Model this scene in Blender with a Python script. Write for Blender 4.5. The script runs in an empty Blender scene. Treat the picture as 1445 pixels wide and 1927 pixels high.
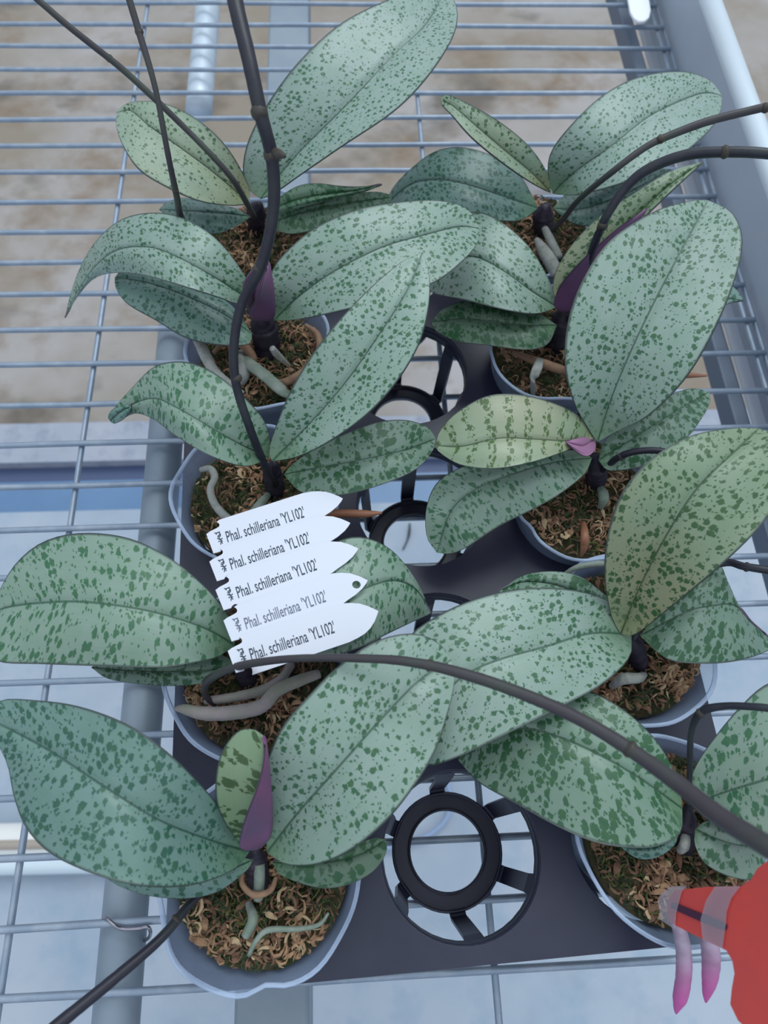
import bpy, bmesh, math, random
from mathutils import Vector, Matrix
random.seed(7)
sc = bpy.context.scene
COL = sc.collection
# ------------------------------------------------------------------ camera, world, sun, exposure
MM = 0.001
ZB = 0.650                       # height of the wire bench top above the floor (m)
F_PX, CX, CY = 1350.0, 722.5, 963.5
CAM_H = 434.57                   # camera height above the bench (mm)
def _rx(a): return Matrix(((1,0,0),(0,math.cos(a),-math.sin(a)),(0,math.sin(a),math.cos(a))))
def _rz(a): return Matrix(((math.cos(a),-math.sin(a),0),(math.sin(a),math.cos(a),0),(0,0,1)))
CM = _rz(-0.10886) @ _rx(0.41887) @ _rz(0.07328)
cam_d = bpy.data.cameras.new('camera'); cam = bpy.data.objects.new('camera', cam_d); COL.objects.link(cam)
cam.matrix_world = Matrix.Translation((0, 0, ZB + CAM_H*MM)) @ CM.to_4x4()
cam_d.sensor_width = 36.0; cam_d.lens = F_PX/1927*36.0
cam_d.clip_start = 0.01; cam_d.clip_end = 60
cam_d.dof.use_dof = True; cam_d.dof.focus_distance = 0.345; cam_d.dof.aperture_fstop = 12.0
sc.camera = cam
w = bpy.data.worlds.new('greenhouse_sky'); sc.world = w; w.use_nodes = True
nt = w.node_tree; nt.nodes.clear()
tc = nt.nodes.new('ShaderNodeTexCoord'); sp = nt.nodes.new('ShaderNodeSeparateXYZ')
mr = nt.nodes.new('ShaderNodeMapRange'); mr.inputs['From Min'].default_value = -0.2; mr.inputs['From Max'].default_value = 0.9
mx = nt.nodes.new('ShaderNodeMix'); mx.data_type = 'RGBA'
mx.inputs[6].default_value = (0.25, 0.30, 0.40, 1); mx.inputs[7].default_value = (1.02, 1.14, 1.28, 1)
bg = nt.nodes.new('ShaderNodeBackground'); bg.inputs['Strength'].default_value = 0.85
ow = nt.nodes.new('ShaderNodeOutputWorld')
nt.links.new(tc.outputs['Generated'], sp.inputs[0]); nt.links.new(sp.outputs['Z'], mr.inputs['Value'])
nt.links.new(mr.outputs[0], mx.inputs[0]); nt.links.new(mx.outputs[2], bg.inputs['Color']); nt.links.new(bg.outputs[0], ow.inputs[0])
sun_d = bpy.data.lights.new('sun', 'SUN'); sun_d.energy = 1.15; sun_d.angle = math.radians(35); sun_d.color = (0.90, 0.97, 1.0)
sun = bpy.data.objects.new('sun', sun_d); COL.objects.link(sun); sun.rotation_euler = (math.radians(-32), math.radians(14), 0)
sc.view_settings.view_transform = 'Standard'; sc.view_settings.look = 'None'
sc.view_settings.exposure = 0.0; sc.view_settings.gamma = 1.0; sc.view_settings.use_curve_mapping = False

# ------------------------------------------------------------------ helpers
def P(x, y, z):
    """point seen at photo pixel (x, y) that lies z mm above the bench; metres"""
    d = CM @ Vector(((x-CX)/F_PX, -(y-CY)/F_PX, -1.0))
    t = (z-CAM_H)/d.z
    return Vector((d.x*t*MM, d.y*t*MM, ZB + z*MM))
CAMP = Vector((0, 0, ZB+CAM_H*MM)); FWD = CM @ Vector((0, 0, -1))
def mm_per_px(p): return (p-CAMP).dot(FWD)/F_PX       # metres per pixel at p
def spl(pts, n):
    """Catmull-Rom through pts (tuples of any length), resampled by arc length of first two coords to n"""
    pts = [tuple(p) for p in pts]
    if len(pts) == 2: dense = [tuple(a+(b-a)*k/60 for a, b in zip(*pts)) for k in range(61)]
    else:
        e = [tuple(2*a-b for a, b in zip(pts[0], pts[1]))] + pts + [tuple(2*a-b for a, b in zip(pts[-1], pts[-2]))]
        dense = []
        for i in range(1, len(e)-2):
            p0, p1, p2, p3 = e[i-1:i+3]
            for k in range(16):
                t = k/16
                dense.append(tuple(0.5*(2*b+(c-a)*t+(2*a-5*b+4*c-d)*t*t+(-a+3*b-3*c+d)*t**3) for a, b, c, d in zip(p0, p1, p2, p3)))
        dense.append(pts[-1])
    L = [0]
    for a, b in zip(dense, dense[1:]): L.append(L[-1]+math.dist(a[:2], b[:2]))
    out = []; j = 0
    for k in range(n):
        s = L[-1]*k/(n-1)
        while j < len(L)-2 and L[j+1] < s: j += 1
        q = (s-L[j])/max(1e-9, L[j+1]-L[j]); q = min(1, max(0, q))
        out.append(tuple(a+(b-a)*q for a, b in zip(dense[j], dense[j+1])))
    return out
def ev(lst, t):
    if not isinstance(lst, (list, tuple)): return lst
    n = len(lst)-1; x = min(max(t, 0), 1)*n; i = min(int(x), n-1); f = x-i
    p0 = lst[max(i-1, 0)]; p1 = lst[i]; p2 = lst[i+1]; p3 = lst[min(i+2, n)]
    return 0.5*(2*p1+(p2-p0)*f+(2*p0-5*p1+4*p2-p3)*f*f+(-p0+3*p1-3*p2+p3)*f**3)
def link(name, me, parent=None, mats=()):
    o = bpy.data.objects.new(name, me); COL.objects.link(o)
    for m in mats: me.materials.append(m)
    if parent:
        o.parent = parent
    return o
def wloc(o):
    v = Vector((0, 0, 0))
    while o: v += o.location; o = o.parent
    return v
def mk(name, verts, faces, mats, parent=None, smooth=True, midx=None):
    off = wloc(parent) if parent else Vector((0, 0, 0))
    if parent is None:
        off = Vector((sum(v[0] for v in verts)/len(verts), sum(v[1] for v in verts)/len(verts), min(v[2] for v in verts)))
    me = bpy.data.meshes.new(name); me.from_pydata([Vector(v)-off for v in verts], [], faces)
    if not isinstance(mats, (list, tuple)): mats = [mats]
    for m in mats: me.materials.append(m)
    if smooth: me.polygons.foreach_set('use_smooth', [True]*len(me.polygons))
    if midx: me.polygons.foreach_set('material_index', midx)
    me.update()
    o = bpy.data.objects.new(name, me); COL.objects.link(o)
    if parent: o.parent = parent
    else: o.location = off
    return o
def tag(o, label=None, cat=None, group=None, kind=None):
    if label: o['label'] = label
    if cat: o['category'] = cat
    if group: o['group'] = group
    if kind: o['kind'] = kind
    return o
def empty(name, loc):
    o = bpy.data.objects.new(name, None); o.empty_display_size = 0.02; o.location = loc; COL.objects.link(o); return o
def tube_geo(pts, rads, seg=10, caps=True, squash=1.0):
    """pts: Vectors, rads: metres"""
    V = []; Fc = []; n = len(pts); up = Vector((0.13, 0.21, 1)).normalized()
    for i, p in enumerate(pts):
        t = (pts[min(i+1, n-1)]-pts[max(i-1, 0)]).normalized()
        a = t.cross(up)
        if a.length < 1e-3: a = t.cross(Vector((1, 0, 0)))
        a.normalize(); b = a.cross(t)
        for k in range(seg):
            an = 2*math.pi*k/seg
            V.append(p + a*(math.cos(an)*rads[i]) + b*(math.sin(an)*rads[i]*squash))
    for i in range(n-1):
        for k in range(seg):
            k2 = (k+1) % seg
            Fc.append((i*seg+k, i*seg+k2, (i+1)*seg+k2, (i+1)*seg+k))
    if caps:
        Fc.append(tuple(reversed(range(seg)))); Fc.append(tuple((n-1)*seg+k for k in range(seg)))
    return V, Fc
def tube_px(name, path, mat, parent=None, n=40, seg=10, squash=1.0, jit=0.0):
    """path: (x, y, z_mm, width_px)"""
    q = spl(path, n); pts = []; rr = []
    for (x, y, z, wd) in q:
        p = P(x, y, z); pts.append(p); rr.append(max(1e-4, wd*0.5*mm_per_px(p)*(1+random.uniform(-jit, jit))))
    V, Fc = tube_geo(pts, rr, seg, True, squash)
    return mk(name, V, Fc, mat, parent)
def tube_w(name, pts, r, mat, parent=None, seg=10):
    V, Fc = tube_geo([Vector(p) for p in pts], [r]*len(pts), seg); return mk(name, V, Fc, mat, parent)
def box_geo(x0, x1, y0, y1, z0, z1):
    V = [(x, y, z) for z in (z0, z1) for x, y in ((x0, y0), (x1, y0), (x1, y1), (x0, y1))]
    return V, [(3, 2, 1, 0), (4, 5, 6, 7), (0, 1, 5, 4), (1, 2, 6, 5), (2, 3, 7, 6), (3, 0, 4, 7)]
def bevel(o, w_, s=2):
    m = o.modifiers.new('bevel', 'BEVEL'); m.width = w_; m.segments = s; m.limit_method = 'ANGLE'; return o

# ------------------------------------------------------------------ materials
def mat(name, col=(0.5, 0.5, 0.5), rough=0.5, metal=0.0, spec=0.5, noise=None, bump=None, coat=0, sheen=0):
    """noise = (scale, colour2, low, high); bump = (scale, strength)"""
    m = bpy.data.materials.new(name); m.use_nodes = True; t = m.node_tree; b = t.nodes['Principled BSDF']
    b.inputs['Base Color'].default_value = (*col, 1); b.inputs['Roughness'].default_value = rough
    b.inputs['Metallic'].default_value = metal; b.inputs['Specular IOR Level'].default_value = spec
    b.inputs['Coat Weight'].default_value = coat
    if noise or bump:
        g = t.nodes.new('ShaderNodeTexCoord')
    if noise:
        n = t.nodes.new('ShaderNodeTexNoise'); n.inputs['Scale'].default_value = noise[0]; n.inputs['Detail'].default_value = 6
        n.inputs['Roughness'].default_value = 0.6
        r = t.nodes.new('ShaderNodeMapRange'); r.inputs['From Min'].default_value = noise[2]; r.inputs['From Max'].default_value = noise[3]
        x = t.nodes.new('ShaderNodeMix'); x.data_type = 'RGBA'; x.inputs[6].default_value = (*col, 1); x.inputs[7].default_value = (*noise[1], 1)
        t.links.new(g.outputs['Object'], n.inputs['Vector']); t.links.new(n.outputs[0], r.inputs['Value'])
        t.links.new(r.outputs[0], x.inputs[0]); t.links.new(x.outputs[2], b.inputs['Base Color'])
    if bump:
        n = t.nodes.new('ShaderNodeTexNoise'); n.inputs['Scale'].default_value = bump[0]; n.inputs['Detail'].default_value = 4
        bp = t.nodes.new('ShaderNodeBump'); bp.inputs['Strength'].default_value = bump[1]; bp.inputs['Distance'].default_value = 0.001
        t.links.new(g.outputs['Object'], n.inputs['Vector']); t.links.new(n.outputs[0], bp.inputs['Height']); t.links.new(bp.outputs[0], b.inputs['Normal'])
    return m
class NB:
    """tiny node-graph builder"""
    def __init__(s, t): s.t = t
    def n(s, ty, **kw):
        o = s.t.nodes.new(ty)
        for k, v in kw.items(): setattr(o, k, v)
        return o
    def put(s, sock, v):
        if isinstance(v, (int, float)): sock.default_value = v
        elif isinstance(v, tuple): sock.default_value = (*v, 1) if len(v) == 3 and sock.type == 'RGBA' else v
        else: s.t.links.new(v, sock)
    def m(s, op, a, b=None, c=None):
        o = s.n('ShaderNodeMath', operation=op)
        for i, v in enumerate((a, b, c)):
            if v is not None: s.put(o.inputs[i], v)
        return o.outputs[0]
    def mr(s, v, a, b, c=0.0, d=1.0, smooth=False):
        o = s.n('ShaderNodeMapRange'); o.interpolation_type = 'SMOOTHSTEP' if smooth else 'LINEAR'
        for i, q in enumerate((v, a, b, c, d)): s.put(o.inputs[i], q)
        return o.outputs[0]
    def mix(s, f, a, b):
        o = s.n('ShaderNodeMix', data_type='RGBA'); s.put(o.inputs[0], f); s.put(o.inputs[6], a); s.put(o.inputs[7], b); return o.outputs[2]
    def noise(s, vec, scale, detail=3, rough=0.5, out=0):
        o = s.n('ShaderNodeTexNoise'); s.put(o.inputs['Vector'], vec); o.inputs['Scale'].default_value = scale
        o.inputs['Detail'].default_value = detail; o.inputs['Roughness'].default_value = rough; return o.outputs[out]
def leaf_mat(name, pale, spot, cell=2.6, dens=0.5, size=0.36, stretch=1.0, band=0.0, warm=None, warm_amt=0.0, green=0.0, rough=0.42):
    """mottled orchid leaf: irregular spots laid out in millimetres along and across the blade"""
    m = bpy.data.materials.new(name); m.use_nodes = True; t = m.node_tree; b = t.nodes['Principled BSDF']; N = NB(t)
    uv = N.n('ShaderNodeUVMap', uv_map='blade').outputs[0]; rel = N.n('ShaderNodeUVMap', uv_map='rel').outputs[0]
    s1 = N.n('ShaderNodeSeparateXYZ'); N.put(s1.inputs[0], rel); u = s1.outputs[0]; v = s1.outputs[1]
    s0 = N.n('ShaderNodeSeparateXYZ'); N.put(s0.inputs[0], uv)
    mp = N.n('ShaderNodeMapping'); N.put(mp.inputs[0], uv); mp.inputs['Scale'].default_value = (100/cell, 100/cell/stretch, 1)
    nz = N.noise(mp.outputs[0], 2.2, 3, 0.6, 1)
    vm = N.n('ShaderNodeVectorMath', operation='MULTIPLY_ADD'); N.put(vm.inputs[0], nz); vm.inputs[1].default_value = (0.75, 0.75, 0); N.put(vm.inputs[2], mp.outputs[0])
    def layer(vec, sc_, rad, thr):
        vo = N.n('ShaderNodeTexVoronoi'); vo.voronoi_dimensions = '2D'; N.put(vo.inputs['Vector'], vec); vo.inputs['Scale'].default_value = sc_
        cs = N.n('ShaderNodeSeparateXYZ'); N.put(cs.inputs[0], vo.outputs['Color'])
        r_ = N.m('MULTIPLY', N.m('ADD', N.m('MULTIPLY', cs.outputs[1], 0.75), 0.45), rad)
        on = N.m('LESS_THAN', cs.outputs[0], thr)
        d = N.mr(N.m('SUBTRACT', vo.outputs['Distance'], r_), -0.05, 0.05, 1.0, 0.0)
        return N.m('MULTIPLY', d, on)
    dn = N.noise(mp.outputs[0], 0.30, 2, 0.5)
    thr = N.mr(dn, 0.30, 0.70, dens*0.45, dens*1.5)
    if band:
        wv = N.m('SINE', N.m('MULTIPLY', N.m('ADD', s0.outputs[0], N.m('MULTIPLY', N.noise(mp.outputs[0], 0.5), 0.05)), 2*math.pi*100/9.0))
        thr = N.m('MULTIPLY', thr, N.mr(wv, 0.0, 0.7, 1-band, 1.0))
    a = layer(vm.outputs[0], 1.0, size, thr)
    c2 = layer(vm.outputs[0], 2.3, size*0.85, N.m('MULTIPLY', thr, 0.45))
    sp_ = N.m('MAXIMUM', a, c2)
    tint = N.noise(uv, 9.0, 2)
    base = N.mix(N.mr(tint, 0.35, 0.7), pale, tuple(c*k for c, k in zip(pale, (0.86, 0.93, 0.86))))
    st = N.noise(uv, 2.0, 2)
    # fine lengthwise streaks
    mp2 = N.n('ShaderNodeMapping'); N.put(mp2.inputs[0], uv); mp2.inputs['Scale'].default_value = (6, 160, 1)
    fs = N.noise(mp2.outputs[0], 1.0, 2)
    base = N.mix(N.mr(fs, 0.3, 0.8, 0.0, 0.16), base, tuple(c*0.6 for c in pale))
    # clean green zone at the very base
    bz = N.mr(u, 0.0, 0.16, 0.75, 0.0)
    base = N.mix(bz, base, (0.09, 0.20, 0.07))
    if warm:
        wn = N.m('MULTIPLY', N.mr(st, 0.3, 0.65), N.mr(u, 0.0, 0.75, 1.0, 0.15))
        base = N.mix(N.m('MULTIPLY', wn, warm_amt), base, warm)
    scol = N.mix(N.mr(N.noise(uv, 40, 2), 0.4, 0.7), spot, tuple(c*k for c, k in zip(spot, (1.35, 1.15, 0.8))))
    fade = N.mr(u, 0.02, 0.14, 0.35, 1.0)
    col = N.mix(N.m('MULTIPLY', sp_, fade), base, scol)
    if green: col = N.mix(green, col, (0.06, 0.16, 0.06))
    av = N.m('ABSOLUTE', s0.outputs[1])
    mid = N.mr(av, 0.0045, 0.0095, 1.0, 0.0)
    midf = N.m('MULTIPLY', mid, N.mr(u, 0.9, 1.0, 0.8, 0.3))
    # soft paler halo then the dark midrib line
    col = N.mix(midf, col, tuple(c*0.75 for c in spot))
    edge = N.mr(N.m('ABSOLUTE', v), 0.955, 0.985, 0.0, 0.95)
    col = N.mix(edge, col, (0.035, 0.055, 0.048))
    N.put(b.inputs['Base Color'], col)
    b.inputs['Roughness'].default_value = rough; b.inputs['Specular IOR Level'].default_value = 0.55
    b.inputs['Coat Weight'].default_value = 0.12; b.inputs['Coat Roughness'].default_value = 0.35
    bp = N.n('ShaderNodeBump'); bp.inputs['Strength'].default_value = 0.10; bp.inputs['Distance'].default_value = 0.0006
    N.put(bp.inputs['Height'], N.m('ADD', fs, N.m('MULTIPLY', sp_, 0.4))); N.put(b.inputs['Normal'], bp.outputs[0])
    return m
PALE = (0.275, 0.375, 0.315)
LM = {  # darker tones on the nearer plants also carry their dimmer shading
 'fine':   leaf_mat('leaf_fine_spots', PALE, (0.032, 0.12, 0.060), cell=3.1, dens=0.55, size=0.36),
 'small':  leaf_mat('leaf_small_spots', (0.295, 0.395, 0.345), (0.036, 0.125, 0.068), cell=2.6, dens=0.46, size=0.35),
 'warm':   leaf_mat('leaf_warm_base', (0.28, 0.38, 0.29), (0.045, 0.11, 0.045), cell=2.8, dens=0.42, size=0.34, warm=(0.44, 0.40, 0.20), warm_amt=0.85),
 'cross':  leaf_mat('leaf_cross_spots', (0.225, 0.325, 0.255), (0.030, 0.125, 0.062), cell=3.0, dens=0.60, size=0.38, stretch=1.9),
 'blotch': leaf_mat('leaf_blotches', (0.185, 0.285, 0.215), (0.022, 0.10, 0.042), cell=3.9, dens=0.78, size=0.46, stretch=1.25),
 'band':   leaf_mat('leaf_banded', (0.27, 0.37, 0.24), (0.06, 0.12, 0.035), cell=2.6, dens=1.2, size=0.40, band=0.97, stretch=1.4, warm=(0.50, 0.36, 0.24), warm_amt=0.85),
 'fold':   leaf_mat('young_leaf_bands', (0.20, 0.29, 0.17), (0.03, 0.075, 0.02), cell=3.6, dens=1.3, size=0.50, band=0.9, stretch=1.8),
 'dark':   leaf_mat('leaf_dark_blotches', (0.12, 0.205, 0.135), (0.018, 0.09, 0.035), cell=4.0, dens=0.80, size=0.48, stretch=1.3),
 'teal':   leaf_mat('leaf_teal_spots', (0.15, 0.26, 0.225), (0.022, 0.10, 0.068), cell=3.2, dens=0.66, size=0.40, stretch=1.2),
 'olive':  leaf_mat('leaf_olive', (0.20, 0.29, 0.185), (0.024, 0.085, 0.022), cell=3.3, dens=0.62, size=0.38, warm=(0.31, 0.27, 0.15), warm_amt=0.85),
}
M_under = mat('leaf_underside', (0.12, 0.065, 0.14), 0.45, noise=(60, (0.20, 0.07, 0.17), 0.35, 0.7))
M_rim = mat('leaf_edge', (0.040, 0.052, 0.048), 0.5)
M_stem = mat('spike_stem', (0.014, 0.014, 0.026), 0.42, noise=(40, (0.035, 0.045, 0.045), 0.45, 0.75))
M_stem_brown = mat('spike_stem_brown', (0.050, 0.042, 0.050), 0.5, noise=(50, (0.050, 0.066, 0.050), 0.4, 0.7))
M_node = mat('stem_node', (0.050, 0.042, 0.034), 0.55, noise=(150, (0.10, 0.075, 0.05), 0.5, 0.75))
M_crown = mat('plant_crown', (0.018, 0.015, 0.028), 0.55, noise=(90, (0.07, 0.05, 0.08), 0.5, 0.75), bump=(200, 0.6))
M_rootw = mat('root_velamen', (0.42, 0.43, 0.40), 0.65, noise=(160, (0.25, 0.28, 0.22), 0.4, 0.7), bump=(500, 0.4))
M_rootm = mat('root_mauve', (0.42, 0.35, 0.38), 0.65, noise=(60, (0.32, 0.33, 0.26), 0.35, 0.65), bump=(500, 0.4))
M_rootg = mat('root_green', (0.20, 0.26, 0.20), 0.55, noise=(120, (0.35, 0.38, 0.34), 0.4, 0.7))
M_rootb = mat('root_brown', (0.36, 0.22, 0.13), 0.7, noise=(150, (0.22, 0.12, 0.08), 0.4, 0.7))
M_tip = mat('root_tip_pink', (0.60, 0.10, 0.36), 0.35)
M_tipo = mat('root_tip_brown', (0.30, 0.13, 0.07), 0.45)
def root_grad(name, a, b_, lo, hi):
    m = bpy.data.materials.new(name); m.use_nodes = True; t = m.node_tree; b = t.nodes['Principled BSDF']; N = NB(t)
    rel = N.n('ShaderNodeUVMap', uv_map='rel').outputs[0]; s1 = N.n('ShaderNodeSeparateXYZ'); N.put(s1.inputs[0], rel)
    g = N.n('ShaderNodeTexCoord').outputs['Object']
    base = N.mix(N.mr(N.noise(g, 160, 3), 0.35, 0.65), a, tuple(c*0.7 for c in a))
    N.put(b.inputs['Base Color'], N.mix(N.mr(s1.outputs[0], lo, hi, 0, 1, True), base, b_)); b.inputs['Roughness'].default_value = 0.45
    return m
M_rootpink = root_grad('root_pink_gradient', (0.40, 0.32, 0.42), (0.58, 0.10, 0.36), 0.35, 0.95)
M_wire = mat('galvanised_wire', (0.28, 0.35, 0.44), 0.42, 0.35, noise=(60, (0.42, 0.48, 0.55), 0.45, 0.75))
M_galv = mat('galvanised_steel', (0.30, 0.36, 0.41), 0.5, 0.25, noise=(14, (0.22, 0.28, 0.35), 0.35, 0.7))
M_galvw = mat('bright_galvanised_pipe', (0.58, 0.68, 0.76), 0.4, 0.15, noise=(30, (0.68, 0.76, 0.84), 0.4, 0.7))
M_alu = mat('aluminium_rail', (0.52, 0.58, 0.66), 0.5, 0.1, noise=(4, (0.42, 0.48, 0.55), 0.3, 0.7))
M_aluw = mat('bright_rail_bead', (0.72, 0.82, 0.88), 0.35, 0.1)
M_steel_shade = mat('shaded_steel_grey', (0.16, 0.20, 0.26), 0.5, 0.2)  # underside frame steel, its shadow put into the dark colour
M_pale = mat('pale_flange', (0.75, 0.77, 0.80), 0.5)
M_white = mat('white_plastic', (0.95, 0.97, 1.0), 0.4)
M_tray = mat('black_tray_plastic', (0.013, 0.016, 0.040), 0.40, noise=(14, (0.030, 0.032, 0.060), 0.4, 0.7), bump=(60, 0.15))
M_label = mat('label_plastic', (0.66, 0.69, 0.77), 0.35)
M_ink = mat('label_ink', (0.03, 0.05, 0.08), 0.6)
M_ink2 = mat('faded_label_ink', (0.14, 0.16, 0.22), 0.6)
M_red = mat('red_plastic_tag', (0.80, 0.085, 0.065), 0.5, noise=(40, (0.70, 0.085, 0.08), 0.4, 0.7))
M_clip = mat('chrome_clip', (0.35, 0.34, 0.38), 0.25, 0.9)
M_blue = mat('blue_plastic', (0.07, 0.16, 0.36), 0.4)
def clear_mat(name, col, fac, rough=0.15, fn=True):
    m = bpy.data.materials.new(name); m.use_nodes = True; t = m.node_tree; b = t.nodes['Principled BSDF']; N = NB(t)
    b.inputs['Base Color'].default_value = (*col, 1); b.inputs['Roughness'].default_value = rough
    tr = N.n('ShaderNodeBsdfTransparent'); tr.inputs[0].default_value = (0.93, 0.96, 1.0, 1)
    ms = N.n('ShaderNodeMixShader'); f = fac
    if fn:
        lw = N.n('ShaderNodeLayerWeight'); lw.inputs['Blend'].default_value = 0.35
        g = N.n('ShaderNodeTexCoord').outputs['Object']
        f = N.m('ADD', N.m('MULTIPLY', lw.outputs['Facing'], 0.45), N.m('MULTIPLY', N.noise(g, 35, 3), fac*1.6))
    N.put(ms.inputs[0], f); t.links.new(tr.outputs[0], ms.inputs[1]); t.links.new(b.outputs[0], ms.inputs[2])
    t.links.new(ms.outputs[0], t.nodes['Material Output'].inputs[0]); return m
M_pot = clear_mat('clear_pot_plastic', (0.50, 0.66, 0.92), 0.28)
M_potrim = clear_mat('clear_pot_rim', (0.66, 0.80, 1.0), 0.50)
M_tape = clear_mat('clear_tape', (0.62, 0.56, 0.62), 0.30, 0.2, False)
M_moss = mat('moss_bed', (0.040, 0.048, 0.014), 0.9, noise=(110, (0.12, 0.070, 0.036), 0.46, 0.66), bump=(300, 1.0))
MOSS = [mat('dry_moss_tan', (0.44, 0.27, 0.15), 0.8, noise=(90, (0.24, 0.13, 0.07), 0.38, 0.66)), mat('dry_moss_brown', (0.20, 0.11, 0.065), 0.85),
        mat('moss_olive', (0.10, 0.12, 0.03), 0.9), mat('moss_pale', (0.52, 0.38, 0.22), 0.8), mat('moss_deep_green', (0.035, 0.055, 0.022), 0.9)]

# ------------------------------------------------------------------ floor (setting)
FZ = -ZB/MM
def slab(name, m, yA, yB, zt, th=30, x0=-2600, x1=2600):
    """floor piece between the world-y of two photo rows, seen on plane zt"""
    a = P(150, yA, zt).y if yA is not None else 4.2
    b = P(150, yB, zt).y if yB is not None else -1.6
    V, Fc = box_geo(x0*MM, x1*MM, b, a, ZB+(zt-th)*MM, ZB+zt*MM)
    return tag(mk(name, V, Fc, m, smooth=False), kind='structure')
def floor_mat(name, c1, c2, c3, sc1, stain, rough=0.7):
    m = bpy.data.materials.new(name); m.use_nodes = True; t = m.node_tree; b = t.nodes['Principled BSDF']; N = NB(t)
    g = N.n('ShaderNodeTexCoord').outputs['Object']
    base = N.mix(N.mr(N.noise(g, sc1, 5, 0.6), 0.38, 0.66), c1, c2)
    base = N.mix(N.mr(N.noise(g, sc1*3.1, 6, 0.65), 0.50, 0.72), base, c3)
    g2 = N.n('ShaderNodeMapping'); N.put(g2.inputs[0], g); g2.inputs['Location'].default_value = (3.1, 1.7, 0); g2.inputs['Scale'].default_value = (1.0, 1.4, 1)
    dk = N.mr(N.noise(g2.outputs[0], sc1*1.7, 4, 0.6), 0.56, 0.70, 0, stain)
    N.put(b.inputs['Base Color'], N.mix(dk, base, tuple(c*0.35 for c in c1)))
    b.inputs['Roughness'].default_value = rough
    return m
M_floor_far = floor_mat('beige_concrete', (0.27, 0.225, 0.175), (0.42, 0.40, 0.40), (0.22, 0.155, 0.10), 2.2, 0.8)
M_floor_near = floor_mat('pale_concrete', (0.36, 0.44, 0.53), (0.44, 0.49, 0.56), (0.30, 0.40, 0.50), 5.0, 0.12)
M_curb = floor_mat('grey_curb', (0.34, 0.38, 0.46), (0.42, 0.44, 0.50), (0.25, 0.28, 0.36), 9, 0.2)
M_channel = mat('wet_channel_sky_blue', (0.10, 0.20, 0.36), 0.3, noise=(3, (0.16, 0.29, 0.48), 0.35, 0.7))  # wet gutter bottom, reflected blue sky put into the colour
M_channel_side = mat('channel_shadow_wall', (0.07, 0.10, 0.20), 0.5)  # flat strip with the channel side's shade put into its colour
slab('floor', M_floor_far, None, 795, FZ)
slab('trim_1', M_curb, 795, 868, FZ+14, 44)
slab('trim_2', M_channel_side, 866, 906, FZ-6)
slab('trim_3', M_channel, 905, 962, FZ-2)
slab('floor.001', M_floor_near, 961, None, FZ)

# ------------------------------------------------------------------ wire bench
bench = empty('greenhouse_bench', (0, 0, ZB))
tag(bench, 'galvanised wire mesh bench top with side rail carrying the black tray', 'bench')
XR = 310.45
ys_obs = {}      # observed heights (left end, slope handled by the camera)
WL = {i: (22.803-i)*32.0 for i in range(-6, 34)}
def wire_row(i):
    """(x, y) photo points on cross wire i"""
    return None
OBS = {0:[(30,4),(1022,9)],1:[(30,45),(1022,50)],2:[(30,86),(1022,91)],3:[(30,130),(1022,134)],4:[(30,175),(1022,175)],5:[(30,225),(1022,220)],
 6:[(30,274),(1022,272)],7:[(30,324),(1022,320)],8:[(30,381),(1272,370)],9:[(30,437)],10:[(30,494)],11:[(30,554)],12:[(30,622),(1382,602)],13:[(30,687),(1382,665)],
 14:[(30,763),(1382,736)],15:[(30,838),(1382,804)],16:[(30,917)],17:[(5,999),(780,975)],20:[(5,1286),(240,1280)],21:[(300,1383)],22:[(20,1502),(880,1463)],
 23:[(20,1616),(972,1573)],24:[(0,1750),(960,1691)],25:[(0,1881),(1330,1803)]}
for i in range(-5, 31):
    y0 = WL[i]; yl = yr = y0
    if i in OBS:
        o = [P(x, y, 0) for x, y in OBS[i]]
        if len(o) == 2 and abs(OBS[i][1][0]-OBS[i][0][0]) > 500:
            s = (o[1].y-o[0].y)/(o[1].x-o[0].x); yl = (o[0].y+s*(-0.55-o[0].x))/MM; yr = (o[0].y+s*(XR*MM-o[0].x))/MM
        else: yl = yr = o[0].y/MM
    pts = []
    for k in range(13):
        t = k/12; x = -550+(XR+2+550)*t
        pts.append(Vector((x*MM, (yl+(yr-yl)*t+random.uniform(-.35, .35))*MM, ZB+random.uniform(-.3, .3)*MM)))
    tube_w('cross_wire', pts, 0.00205, M_wire, bench, 8)
def long_wire(a, b, ext=(-0.36, 0.95), z=-3.6, name='long_wire', r=0.0020):
    A = P(a[0], a[1], z); B = P(b[0], b[1], z); s = (B.x-A.x)/(B.y-A.y)
    pts = [Vector((A.x+s*(y-A.y), y, ZB+z*MM)) for y in [ext[0]+(ext[1]-ext[0])*k/10 for k in range(11)]]
    return tube_w(name, pts, r, M_wire, bench, 8)
long_wire((257, 150), (35, 1640)); long_wire((790, 235), (937, 1900))
A = P(257, 150, -3.6)
tube_w('long_wire', [Vector((A.x-0.250, y, ZB-0.0036)) for y in (-0.36, 0.3, 0.95)], 0.0020, M_wire, bench, 8)
for dx in (-3.5, 3.5):
    tube_w('long_wire', [Vector(((XR+dx)*MM, y, ZB-0.0036)) for y in (-0.36, 0.3, 0.95)], 0.0020, M_wire, bench, 8)
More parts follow.
